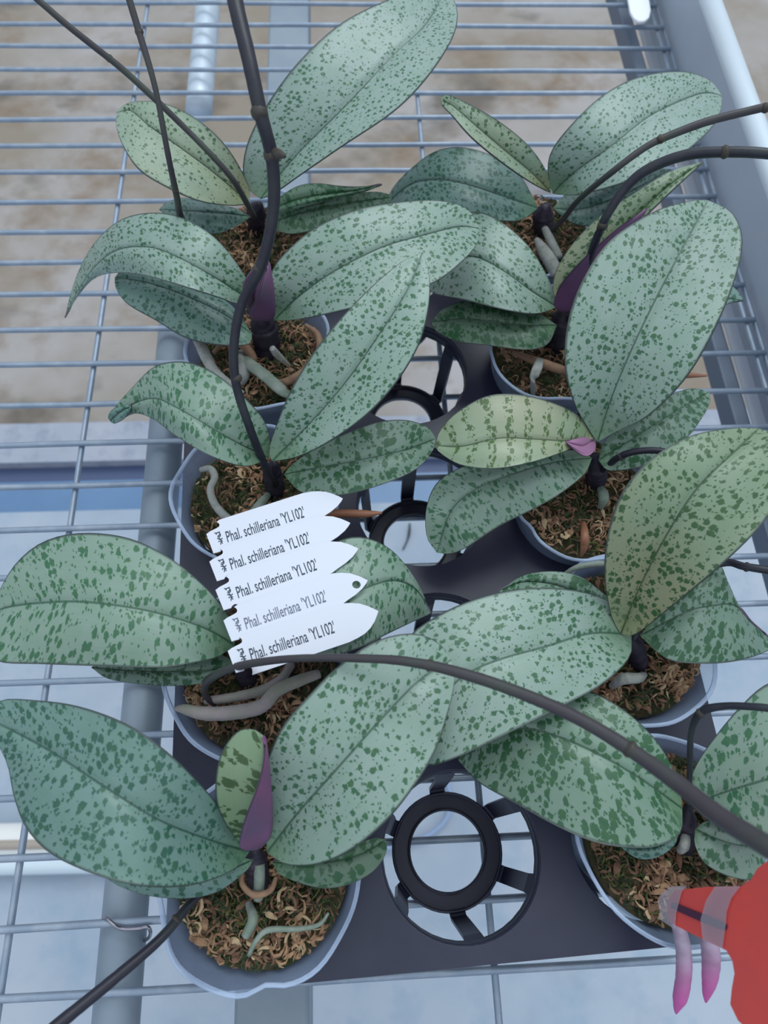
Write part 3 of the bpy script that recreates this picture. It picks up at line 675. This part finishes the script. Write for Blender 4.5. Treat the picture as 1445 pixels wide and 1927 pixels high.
# ---- fourth on the left (row 2)
L4 = potted(-1, 1, 'orchid whose pot shows two thick mauve roots just below the white labels', seed=14, dxy=(0, -3), strands=300)
crown(L4, [(470, 1290, 76, 34), (462, 1262, 92, 44), (456, 1236, 104, 40), (458, 1212, 112, 24)])
leaf(L4, 'blotch', [(446, 1248), (390, 1262), (320, 1264), (250, 1262), (172, 1256)], [(400, 1225), (320, 1215), (240, 1222), (195, 1238)], [(420, 1272), (380, 1286), (320, 1291), (250, 1286), (200, 1276)], [104, 110, 110, 106, 100], [0, -4, 0], [0, -3, 0])
leaf(L4, 'cross', [(442, 1214), (380, 1180), (280, 1150), (160, 1133), (60, 1136), (0, 1147), (-30, 1168)], [(432, 1162), (390, 1108), (320, 1050), (240, 1012), (150, 1003), (80, 1020), (30, 1060), (-2, 1112)], [(410, 1236), (360, 1248), (300, 1256), (200, 1254), (80, 1250), (0, 1246), (-24, 1222)], [112, 126, 134, 136, 130, 120, 110], [0, 2, -4, -4, 0], [0, -2, -6, -6, 0])
leaf(L4, 'cross', [(482, 1236), (560, 1180), (640, 1130), (690, 1106), (740, 1092), (782, 1108), (811, 1154)], [(500, 1170), (560, 1080), (620, 1025), (680, 1010), (738, 1036), (785, 1095)], [(560, 1242), (610, 1240), (670, 1222), (740, 1188), (790, 1164)], [108, 118, 124, 126, 122, 112, 98], [0, -2, -3, 0], [0, -2, -4, 0])
tubel('root', [(600, 1268, 90, 18), (560, 1282, 94, 24), (520, 1300, 97, 26), (490, 1330, 98, 28), (430, 1342, 98, 28), (380, 1342, 98, 26), (345, 1334, 97, 18), (328, 1334, 96, 5)], M_rootm, L4, 'thick mauve grey root lying over the rim')
tubel('root', [(548, 1250, 84, 16), (530, 1276, 90, 18), (496, 1298, 92, 20), (440, 1312, 94, 18), (396, 1318, 95, 16), (384, 1322, 95, 8)], M_rootm, L4, 'thinner mauve grey root behind')
spike(L4, [(404, 1326, 94, 10), (386, 1308, 100, 13), (392, 1280, 112, 17), (440, 1256, 132, 16), (520, 1242, 148, 15), (600, 1238, 160, 15), (680, 1239, 168, 16), (760, 1244, 174, 18), (850, 1262, 180, 21), (960, 1297, 186, 23), (1080, 1348, 194, 25), (1185, 1410, 202, 28), (1280, 1478, 212, 33), (1360, 1540, 222, 38), (1470, 1608, 234, 44), (1560, 1662, 240, 46)],
      [(808, 1252, 177, 20, .2), (1186, 1410, 202, 29, .55)], M_stem_brown, 'long arching flower spike crossing to the lower right', n=110)

# ---- front left (row 1)
L5 = potted(-1, 0, 'front left corner orchid with broad leaves and its whole pot rim in view', seed=15, strands=420, rimr=44, moss_z=79, notch=4.80)
crown(L5, [(492, 1680, 76, 40), (486, 1650, 92, 44), (480, 1616, 106, 46), (478, 1586, 118, 26)])
leaf(L5, 'teal', [(476, 1618), (420, 1640), (350, 1650), (270, 1655), (190, 1645)], [(430, 1610), (350, 1618), (270, 1625), (210, 1632)], [(462, 1640), (410, 1678), (350, 1691), (280, 1686), (225, 1668)], [104, 110, 112, 110, 104], [0, -2, 0], [0, -4, 0])
leaf(L5, 'dark', [(512, 1622), (570, 1625), (640, 1618), (690, 1602), (725, 1580)], [(560, 1612), (640, 1600), (700, 1578)], [(530, 1648), (600, 1671), (655, 1665), (702, 1640), (727, 1604)], [104, 110, 110, 106, 100], [0, 0, 0], [0, -4, 0])
leaf(L5, 'teal', [(470, 1602), (400, 1582), (300, 1543), (200, 1482), (100, 1416), (30, 1378), (-24, 1352)], [(450, 1586), (430, 1548), (390, 1490), (320, 1420), (240, 1364), (150, 1330), (70, 1318), (0, 1318)], [(440, 1636), (370, 1664), (280, 1669), (190, 1650), (100, 1610), (50, 1560), (26, 1500), (14, 1440), (-8, 1392)], [114, 132, 148, 154, 150, 142, 134], [0, 6, 4, 0], [0, 4, -2, -10, 0])
leaf(L5, 'fold', [(480, 1598), (507, 1574), (511, 1520), (505, 1450), (496, 1385)], [(450, 1586), (414, 1530), (405, 1480), (415, 1420), (445, 1378), (475, 1372)], [(452, 1594), (452, 1572), (464, 1530), (484, 1478), (495, 1430)], [120, 136, 146, 152, 156], [0, -2, 0, 0], [2, 14, 8, 0], wave=0.2, label='young leaf folded to show its purple underside')
leaf(L5, 'fine', [(502, 1604), (560, 1530), (640, 1440), (720, 1350), (790, 1280), (850, 1242)], [(500, 1560), (494, 1500), (500, 1440), (530, 1370), (580, 1310), (640, 1250), (710, 1205), (780, 1192), (828, 1212)], [(540, 1627), (600, 1626), (660, 1600), (720, 1552), (772, 1490), (818, 1415), (846, 1330), (856, 1275)], [114, 132, 148, 156, 158, 152], [0, 6, 6, 2, 0], [0, 4, 2, -2, 0])
spike(L5, [(430, 1650, 96, 12), (392, 1672, 100, 14), (358, 1700, 104, 17), (300, 1768, 112, 19), (205, 1850, 118, 22), (100, 1936, 124, 25), (0, 2025, 130, 27)], [(332, 1730, 108, 18, 2.3)], M_stem, 'dark flower spike running to the lower left')
tubel('root', [(488, 1626, 98, 20), (488, 1655, 96, 21), (486, 1690, 88, 19)], M_rootg, L5)
tubel('root', [(468, 1700, 82, 14), (476, 1730, 88, 20), (462, 1762, 86, 18)], M_rootg, L5)
tubel('root', [(458, 1640, 92, 7), (456, 1664, 95, 10), (478, 1684, 96, 12), (508, 1676, 96, 11), (520, 1650, 94, 7)], M_rootb, L5, 'reddish brown sheath round the stem')
tubel('root', [(468, 1798, 86, 8), (482, 1770, 90, 10), (505, 1750, 91, 11), (560, 1748, 91, 10), (600, 1740, 91, 8), (618, 1718, 90, 5)], M_rootg, L5, 'grey green root across the pot')

# ---- right column, far to near
R1 = potted(1, 4, 'orchid at the far right of the tray with a broad leaf beside the side rail', seed=21)
crown(R1, [(1030, 470, 74, 30), (1026, 440, 88, 36), (1022, 408, 102, 44), (1026, 378, 116, 28)])
leaf(R1, 'teal', [(1040, 392), (1090, 394), (1150, 375), (1205, 350), (1262, 318)], [(1070, 362), (1130, 352), (1190, 335), (1235, 318)], [(1075, 418), (1115, 425), (1160, 412), (1215, 375)], [104, 108, 112, 112, 108], [0, 2, 0], [0, -3, 0])
leaf(R1, 'teal', [(1012, 392), (940, 367), (870, 345), (820, 338), (772, 347), (722, 388)], [(1000, 365), (975, 326), (930, 294), (870, 277), (818, 285), (772, 318), (740, 352)], [(985, 412), (960, 416), (900, 412), (830, 404), (770, 398)], [106, 114, 120, 118, 110, 98], [0, 4, 2, 0], [0, -2, -4, 0])
leaf(R1, 'warm', [(1036, 362), (1000, 325), (940, 275), (890, 232), (850, 198), (829, 190)], [(1032, 330), (1000, 280), (950, 236), (890, 200), (848, 180), (834, 179)], [(1000, 343), (945, 305), (890, 260), (850, 216), (832, 197)], [112, 128, 142, 152, 158, 154], [0, 5, 5, 0], [0, 7, 5, 0])
leaf(R1, 'small', [(1040, 364), (1080, 325), (1150, 275), (1220, 220), (1280, 190), (1325, 175), (1358, 180)], [(1031, 335), (1035, 290), (1070, 240), (1130, 182), (1200, 145), (1280, 134), (1335, 150)], [(1080, 367), (1150, 351), (1230, 322), (1290, 286), (1340, 240), (1357, 205)], [112, 130, 144, 150, 150, 146, 138], [0, 6, 6, 2, 0], [0, 5, 4, 0, 0])
spike(R1, [(1040, 432, 92, 10), (1060, 412, 106, 10), (1090, 375, 140, 11), (1150, 325, 166, 12), (1210, 280, 176, 13), (1255, 257, 180, 14), (1330, 229, 186, 15), (1400, 211, 190, 15), (1460, 198, 194, 15), (1570, 182, 198, 14)], [(1243, 262, 180, 14, -.45), (1440, 203, 193, 16, -.25)], M_stem_brown)
tubel('root', [(1020, 420, 88, 10), (1030, 440, 91, 15), (1042, 464, 91, 16), (1052, 484, 90, 13)], M_rootw, R1)
tubel('root', [(1010, 452, 86, 12), (1024, 474, 91, 24), (1040, 500, 92, 26), (1046, 520, 90, 20)], M_rootw, R1, 'whitish root at the pot wall')

R2 = potted(1, 3, 'right-hand orchid with a purple-backed young leaf and a thick spike arching to the right edge', seed=22, dxy=(-2, -2))
crown(R2, [(1052, 660, 76, 50), (1054, 630, 92, 54), (1062, 598, 106, 48), (1068, 570, 118, 26)])
leaf(R2, 'dark', [(1048, 612), (990, 612), (930, 606), (870, 600), (812, 606)], [(1010, 588), (940, 570), (880, 565), (832, 582)], [(1030, 648), (990, 658), (920, 650), (860, 642), (822, 624)], [102, 108, 108, 104, 98], [0, 2, 0], [0, -3, 0])
leaf(R2, 'teal', [(1090, 575), (1180, 560), (1280, 550), (1400, 566)], [(1130, 545), (1230, 520), (1330, 520), (1380, 540)], [(1130, 600), (1230, 600), (1330, 585), (1378, 568)], [104, 108, 106, 100], [0, 0, 0], [0, 0, 0])
leaf(R2, 'fine', [(1048, 578), (1000, 548), (950, 512), (900, 485), (860, 486), (830, 505), (802, 536)], [(1046, 560), (1030, 520), (995, 463), (940, 415), (890, 398), (845, 425), (812, 480)], [(1010, 590), (960, 585), (880, 566), (820, 553)], [108, 118, 124, 126, 122, 114, 104], [0, 2, 0, -4, 0], [0, -2, -4, 0])
leaf(R2, 'olive', [(1050, 572), (1085, 520), (1130, 470), (1190, 412), (1255, 352), (1323, 304)], [(1040, 545), (1048, 505), (1080, 455), (1130, 405), (1195, 362), (1262, 322)], [(1066, 566), (1110, 520), (1160, 462), (1210, 410), (1260, 362), (1300, 325)], [112, 126, 138, 148, 156, 160], [0, 2, 0], [0, 5, 4, 0])
leaf(R2, 'olive', [(1060, 586), (1090, 572), (1128, 530), (1160, 478), (1186, 434), (1218, 392)], [(1056, 578), (1080, 552), (1116, 505), (1165, 445)], [(1042, 578), (1048, 548), (1066, 520), (1108, 476), (1168, 424)], [118, 132, 146, 156, 162], [0, -6, 0], [0, 12, 8, 0], n=24, wave=0.2, label='young leaf showing its dark purple underside')
spike(R2, [(1068, 618, 90, 14), (1080, 590, 108, 15), (1095, 545, 132, 15), (1108, 490, 152, 15), (1124, 445, 166, 16), (1145, 400, 178, 17), (1178, 352, 188, 18), (1220, 318, 196, 19), (1290, 292, 204, 20), (1370, 286, 210, 20), (1460, 291, 214, 20), (1590, 314, 213, 19)], [(1134, 424, 172, 17, -1.1), (1364, 286, 210, 21, 0)])
tubel('root', [(1016, 676, 96, 14), (1012, 690, 99, 18), (1004, 712, 96, 17), (1002, 742, 82, 15)], M_rootw, R2, 'flat pale root hanging over the rim', squash=0.4)
tubel('root', [(965, 664, 88, 8), (1000, 676, 93, 16), (1050, 694, 94, 18), (1085, 704, 92, 12)], M_rootb, R2, 'tan root along the rim')
tubel('root', [(1190, 706, 90, 12), (1230, 706, 96, 13), (1285, 706, 101, 13), (1330, 707, 102, 4)], M_tipo, R2, 'pointed brown root tip at right', n=22)

R3 = potted(1, 2, 'right-hand orchid with the largest upright leaf and a banded yellowish leaf', seed=23, dxy=(-3, -8))
crown(R3, [(1120, 930, 76, 34), (1122, 905, 90, 40), (1122, 878, 104, 44), (1118, 848, 116, 28)])
leaf(R3, 'blotch', [(1126, 866), (1200, 820), (1270, 775), (1335, 737)], [(1140, 826), (1200, 788), (1260, 745), (1300, 731)], [(1150, 886), (1225, 872), (1285, 832), (1322, 785), (1336, 755)], [106, 114, 114, 106], [0, 2, 0], [0, -3, 0])
leaf(R3, 'cross', [(1114, 862), (1040, 870), (970, 890), (900, 918), (850, 960), (822, 1040)], [(1090, 848), (1030, 850), (950, 865), (880, 875), (825, 905), (802, 955), (803, 1010)], [(1100, 892), (1060, 925), (1010, 955), (940, 990), (875, 1032), (845, 1042)], [106, 112, 114, 110, 102, 90], [0, 0, -4, 0], [0, -3, -5, 0])
leaf(R3, 'band', [(1118, 828), (1060, 830), (1010, 827), (940, 825), (870, 840), (820, 839)], [(1100, 792), (1060, 765), (990, 744), (920, 744), (860, 775), (828, 810)], [(1085, 838), (1060, 850), (1000, 870), (930, 882), (868, 875), (828, 852)], [116, 126, 132, 134, 130, 124], [0, 5, 4, 0], [0, 2, -2, 0])
leaf(R3, 'warm', [(1121, 824), (1100, 838), (1084, 837), (1064, 831)], [(1110, 822), (1090, 824)], [(1120, 845), (1106, 858), (1088, 852)], [112, 120, 126, 128], [0, 0, 0], [0, 0, 0], n=14, label='curled leaf base showing pink underside').data.materials[0] = mat('pink_leaf_base', (0.36, 0.17, 0.30), 0.45)
leaf(R3, 'fine', [(1124, 832), (1150, 750), (1185, 665), (1230, 570), (1280, 475), (1332, 377)], [(1108, 808), (1080, 758), (1063, 685), (1070, 600), (1100, 520), (1150, 450), (1230, 398), (1300, 378)], [(1160, 812), (1220, 782), (1290, 712), (1345, 620), (1385, 520), (1397, 450), (1378, 400)], [116, 136, 154, 166, 174, 172], [0, 8, 9, 4, 0], [0, 6, 6, 2, 0])
spike(R3, [(1128, 892, 90, 9), (1142, 878, 104, 11), (1165, 860, 116, 13), (1200, 849, 124, 13), (1250, 850, 128, 13), (1310, 872, 128, 13)], [(1168, 859, 117, 13, -.4)])
tubel('root', [(1082, 900, 84, 8), (1102, 886, 92, 13), (1124, 890, 92, 15), (1110, 908, 86, 12)], M_rootb, R3)
tubel('root', [(1098, 985, 84, 10), (1100, 1005, 97, 16), (1099, 1028, 95, 15), (1093, 1048, 90, 4)], M_tipo, R3, 'salmon pink root tip over the rim')
tubel('root', [(1128, 915, 84, 12), (1136, 935, 90, 20), (1130, 955, 84, 12)], M_rootg, R3)

R4 = potted(1, 1, 'right-hand orchid with an olive leaf rising to the right edge', seed=24, dxy=(3, 0), strands=320)
crown(R4, [(1205, 1262, 76, 30), (1200, 1238, 90, 38), (1192, 1214, 104, 42), (1184, 1188, 114, 28)])
leaf(R4, 'blotch', [(1170, 1165), (1110, 1130), (1050, 1102), (985, 1095), (938, 1112)], [(1160, 1140), (1130, 1112), (1090, 1084), (1040, 1075), (985, 1083)], [(1120, 1160), (1060, 1150), (990, 1140), (950, 1125)], [104, 112, 114, 112, 106], [0, 0, 0], [0, -2, 0])
leaf(R4, 'blotch', [(1204, 1196), (1290, 1152), (1340, 1140), (1383, 1139), (1412, 1170), (1452, 1206)], [(1230, 1165), (1270, 1120), (1310, 1080), (1350, 1058), (1370, 1095), (1389, 1136), (1418, 1172)], [(1235, 1226), (1270, 1245), (1340, 1249), (1400, 1241), (1450, 1222)], [106, 114, 116, 108, 92], [0, 0, 0, -1, 0], [0, -4, 0])
leaf(R4, 'fine', [(1188, 1194), (1110, 1192), (1030, 1216), (950, 1238), (890, 1262), (840, 1302), (770, 1400)], [(1178, 1165), (1150, 1132), (1080, 1110), (990, 1107), (900, 1125), (820, 1160), (765, 1205), (745, 1290)], [(1184, 1238), (1130, 1290), (1040, 1338), (940, 1388), (860, 1426), (800, 1440)], [108, 122, 130, 134, 134, 130, 116], [0, 2, 0, -4, 0], [0, -1, -3, -3, 0])
leaf(R4, 'olive', [(1168, 1192), (1200, 1112), (1252, 1010), (1312, 918), (1380, 852), (1428, 806)], [(1150, 1158), (1138, 1085), (1145, 1000), (1175, 920), (1230, 860), (1300, 820), (1375, 806)], [(1195, 1194), (1270, 1136), (1370, 1052), (1442, 976), (1486, 890), (1478, 828)], [112, 132, 152, 166, 172, 168], [0, 8, 8, 2, 0], [0, 8, 6, 0, 0])
spike(R4, [(1190, 1205, 100, 10), (1240, 1130, 110, 12), (1300, 1080, 116, 12), (1365, 1059, 122, 14), (1400, 1066, 126, 15), (1460, 1076, 130, 16), (1570, 1100, 135, 16)], [(1405, 1067, 126, 16, .2)])
tubel('root', [(1060, 1082, 92, 8), (1085, 1068, 97, 11), (1115, 1062, 98, 12), (1145, 1060, 95, 12)], M_rootg, R4)
tubel('root', [(1150, 1292, 84, 12), (1172, 1278, 92, 22), (1200, 1276, 92, 20), (1212, 1270, 84, 12)], M_rootw, R4)

R5 = potted(1, 0, 'orchid in the front right corner with two pink-tipped roots hanging over the tray edge', seed=25, strands=420, rimr=44, dxy=(3, 0))
crown(R5, [(1290, 1610, 76, 30), (1290, 1582, 92, 36), (1292, 1548, 106, 40), (1292, 1512, 116, 28)])
leaf(R5, 'teal', [(1276, 1572), (1240, 1590), (1205, 1596), (1165, 1590)], [(1255, 1572), (1215, 1575), (1185, 1578)], [(1268, 1592), (1238, 1613), (1205, 1617), (1180, 1604)], [102, 106, 104, 100], [0, 0, 0], [0, -2, 0], n=18)
leaf(R5, 'cross', [(1308, 1560), (1340, 1575), (1390, 1590), (1450, 1590)], [(1330, 1545), (1380, 1545), (1430, 1560)], [(1308, 1592), (1330, 1628), (1380, 1652), (1425, 1650)], [104, 108, 106, 100], [0, 0, 0], [0, -3, 0], n=24)
leaf(R5, 'blotch', [(1284, 1522), (1200, 1462), (1120, 1416), (1050, 1386), (985, 1370), (925, 1385), (862, 1430)], [(1276, 1470), (1240, 1400), (1180, 1340), (1110, 1300), (1040, 1290), (960, 1320), (895, 1380)], [(1280, 1568), (1240, 1592), (1190, 1596), (1120, 1585), (1050, 1556), (970, 1512), (900, 1472)], [108, 116, 120, 118, 112, 104, 94], [0, -1, -4, -4, 0], [0, -2, -4, -4, 0])
leaf(R5, 'cross', [(1300, 1514), (1360, 1492), (1445, 1466), (1540, 1440)], [(1296, 1480), (1312, 1435), (1350, 1380), (1400, 1322), (1445, 1286), (1510, 1270), (1545, 1330)], [(1335, 1545), (1390, 1580), (1460, 1600), (1520, 1560), (1550, 1500)], [110, 124, 136, 138], [0, 4, 2, 0], [0, 2, -4, 0])
spike(R5, [(1296, 1500, 108, 10), (1298, 1440, 122, 11), (1300, 1385, 136, 12), (1310, 1352, 146, 14), (1326, 1336, 152, 16), (1360, 1329, 158, 14), (1400, 1329, 164, 14), (1460, 1335, 170, 15), (1570, 1358, 175, 15)], [(1318, 1342, 150, 16, -.7)])
tubel('root', [(1262, 1700, 92, 16), (1272, 1730, 100, 22), (1282, 1765, 100, 28), (1287, 1800, 97, 29), (1286, 1840, 93, 29), (1280, 1875, 88, 27), (1274, 1896, 85, 14), (1272, 1907, 83, 4)], M_rootpink, R5, 'aerial root with bright pink tip, left of the two', seg=16)
tubel('root', [(1310, 1700, 94, 18), (1328, 1740, 102, 28), (1336, 1780, 102, 34), (1338, 1810, 99, 34), (1335, 1845, 95, 28), (1330, 1870, 91, 16), (1328, 1886, 89, 4)], M_rootpink, R5, 'aerial root with bright pink tip, right of the two', seg=16)
tubel('root', [(1290, 1570, 94, 16), (1288, 1590, 98, 20), (1280, 1600, 92, 16)], M_rootw, R5, n=12)

# ------------------------------------------------------------------ five white labels fanned below the third pot
LB = [  # left-end centre, tip, half width px, z left, z tip
 ((393, 1020), (645, 938), 34, 126, 122), ((399, 1072), (659, 984), 34.5, 128, 124), ((411, 1126), (674, 1032), 36, 130, 126),
 ((426, 1184), (692, 1092), 37, 132, 128), ((434, 1242), (712, 1150), 38.5, 134, 130)]
def lab_shape(hole, last=False):
    # local coordinates: a along 0..100, b across -1..1 (scaled later)
    top = [(0, .46), (3, .54), (8.2, .60), (9.9, .64), (10.7, .74), (10.3, .86), (9.4, .94), (12, 1.0), (30, 1.0), (55, 1.0), (74, 1.0), (80, .94), (85, .84), (90.5, .66), (95, .40), (98.3, .15), (100, 0)]
    if last: bot = [(98.3, -.15), (95, -.42), (90.5, -.68), (86, -.84), (81, -.93), (74, -1.0), (55, -1.0), (30, -1.0), (14, -1.0)]
    else: bot = [(98, -.13), (94, -.32), (88, -.50), (82, -.62), (76, -.76), (68, -.90), (58, -1.0), (30, -1.0), (14, -1.0)]
    notch = [(9.6, -1.0), (10.4, -.86), (10.7, -.72), (10.0, -.60), (8.4, -.55), (6.6, -.60), (5.5, -.68), (0.6, -.66)]
    pts = [(a, b) for a, b in top+bot+notch]
    loops = [pts]
    if hole: loops.append([(91.5+2.9*math.cos(2*math.pi*k/20), -0.02+0.21*math.sin(2*math.pi*k/20)) for k in range(20)])
    return loops
fb = bpy.data.curves.new('f', 'FONT'); fb.body = "Phal. schilleriana 'YL102'"; fb.size = 1; fb.shear = 0.12; fb.resolution_u = 3; fb.offset = 0.008
fo = bpy.data.objects.new('f', fb); tm = bpy.data.meshes.new_from_object(fo)
TV = [tuple(v.co) for v in tm.vertices]; TF = [tuple(p.vertices) for p in tm.polygons]; TW = max(v[0] for v in TV)
bpy.data.objects.remove(fo); bpy.data.meshes.remove(tm)
GL = [  # printed emblem strokes
 [(0.3, 6.6), (1.2, 6.2), (3.6, 6.3)], [(1.2, 6.2), (1.1, 5.4)], [(3.2, 6.2), (3.0, 4.9), (1.6, 4.7)], [(3.4, 5.6), (3.3, 4.4), (2.2, 4.0), (1.2, 4.3)],
 [(0.8, 3.6), (1.8, 3.0), (3.0, 2.6), (3.9, 3.0)], [(2.0, 3.8), (2.4, 2.4), (2.2, 1.2), (1.6, 0.2)], [(2.5, 2.2), (3.4, 1.4)], [(2.4, 1.6), (3.0, 0.4)], [(1.8, 2.2), (0.9, 1.7)]]
for k, (a, b, hw, z0, z1) in enumerate(LB):
    ax = (b[0]-a[0], b[1]-a[1]); Ln = math.hypot(*ax); d = (ax[0]/Ln, ax[1]/Ln); pn = (d[1], -d[0])     # pn: up on the photo
    if pn[1] > 0: pn = (-pn[0], -pn[1])
    A0 = P(a[0], a[1], z0); AX = P(b[0], b[1], z1)-A0; SD = P(a[0]+pn[0]*hw, a[1]+pn[1]*hw, z0-0.7)-A0; NR_ = AX.cross(SD).normalized()
    def loc(al, be, dz=0, A0=A0, AX=AX, SD=SD, NR_=NR_): return A0+AX*(al/100)+SD*be+NR_*(dz*MM)      # flat in the label's own plane
    V, Fc = solid2d(lab_shape(k == 3, k == 4), 1.0)
    o = mk('plant_label', [loc(v[0], v[1], v[2]*0.45) for v in V], Fc, M_label, smooth=False)
    names = ['topmost of the five fanned white labels, its blunt end by the third pot', 'second white label from the top of the fanned five',
             'middle one of the five fanned white plant labels', 'fourth white label down, the one with a dark punched hole near its tip',
             'lowest of the five fanned white labels, crossed by the long spike']
    tag(o, names[k], 'label', 'white plant labels lying on the left orchids')
    al0 = 12.5; tw_ = (58.5 if k == 0 else 57.5); ht = tw_/TW
    ink = M_ink2 if k == 3 else M_ink
    # text height factor: local a-units to b-units
    ab = Ln/100/hw; sv = 1.9
    mk('printed_name', [loc(al0-0.7+v[0]*ht, -0.34+v[1]*ht*ab*sv, 0.06) for v in TV], TF, ink, o, smooth=False)
    V = []; Fc = []
    for st_ in GL:
        for (p, q) in zip(st_, st_[1:]):
            dx, dy = q[0]-p[0], q[1]-p[1]; l_ = math.hypot(dx, dy); nx, ny = -dy/l_*0.27, dx/l_*0.27; b0 = len(V)
            for (ux, uy) in ((p[0]-nx, p[1]-ny), (p[0]+nx, p[1]+ny), (q[0]+nx, q[1]+ny), (q[0]-nx, q[1]-ny)):
                V.append(loc(5.2+ux*1.15, -0.36+uy*0.112, 0.06))
            Fc.append((b0, b0+1, b0+2, b0+3))
    mk('printed_emblem', V, Fc, ink, o, smooth=False)

# ------------------------------------------------------------------ red tag at the lower right
RT = empty('red_tag', P(1420, 1750, 150)); tag(RT, 'large red plastic tag with a clear taped arm at the lower right corner', 'tag')
arm = [(1258, 1688), (1270, 1675), (1330, 1669), (1393, 1668), (1412, 1655), (1424, 1634), (1445, 1618), (1500, 1600), (1620, 1640), (1640, 1800), (1600, 2010), (1470, 2010), (1420, 1950), (1388, 1921), (1373, 1890), (1376, 1860), (1381, 1832), (1377, 1808), (1366, 1789), (1330, 1772), (1290, 1752), (1262, 1738), (1256, 1715)]
PA, PB, PC = P(1250, 1700, 118), P(1445, 1640, 172), P(1400, 1900, 150)
PN = (PB-PA).cross(PC-PA).normalized(); PN = PN if PN.z > 0 else -PN
def on_tag(x, y, up=0.0):
    """point of the flat tag plane seen at photo pixel (x, y)"""
    d = P(x, y, 0)-CAMP; return CAMP + d*((PA+PN*up*MM-CAMP).dot(PN)/d.dot(PN))
def plate(name, poly, up, th, m, parent):
    n = len(poly); V = [on_tag(x, y, up) for x, y in poly]; V = V+[v-PN*th*MM for v in V]
    return mk(name, V, [tuple(range(n)), tuple(reversed(range(n, 2*n)))]+[(i, i+n, (i+1) % n+n, (i+1) % n) for i in range(n)], m, parent, smooth=False)
bevel(plate('tag_plate', arm, 0, 1.0, M_red, RT), 0.0003)
tp = [(1238, 1695), (1244, 1682), (1262, 1668), (1290, 1667), (1280, 1680), (1270, 1720), (1268, 1748), (1244, 1732)]
plate('clear_clip', tp, 1.4, 0.5, M_tape, RT)
tp = [(1345, 1668), (1392, 1668), (1375, 1690), (1366, 1715), (1364, 1740), (1358, 1785), (1322, 1768), (1318, 1730), (1328, 1695)]
plate('clear_tape', tp, 1.2, 0.3, M_tape, RT)
pen = [(1262, 1700), (1268, 1699), (1325, 1722), (1360, 1736), (1367, 1742), (1365, 1750), (1358, 1750), (1320, 1735), (1262, 1709)]
plate('dark_bar', pen, 0.7, 0.6, mat('dark_purple_bar', (0.07, 0.02, 0.05), 0.6), RT)

# marks drawn at floor level, seen through the tray's open rings
tag(tube_px('strip', [(700, 1600, FZ+9, 9), (760, 1590, FZ+9, 9), (815, 1566, FZ+9, 9), (842, 1536, FZ+9, 9), (848, 1500, FZ+9, 9), (836, 1460, FZ+9, 9)], mat('pale_blue_strip', (0.30, 0.40, 0.58), 0.4), n=30), 'pale blue curved hose on the floor seen through the nearest open ring', 'strip')  # pale blue arc drawn as a thin curved tube
tag(tube_px('squiggle', [(771, 985, FZ+3, 3), (770, 1002, FZ+5, 5), (766, 1018, FZ+4, 3), (758, 1034, FZ+3, 3)], M_stem, n=16), 'thin black twig on the floor seen through the middle open ring', 'squiggle')  # small dark scratch drawn as a thin tube
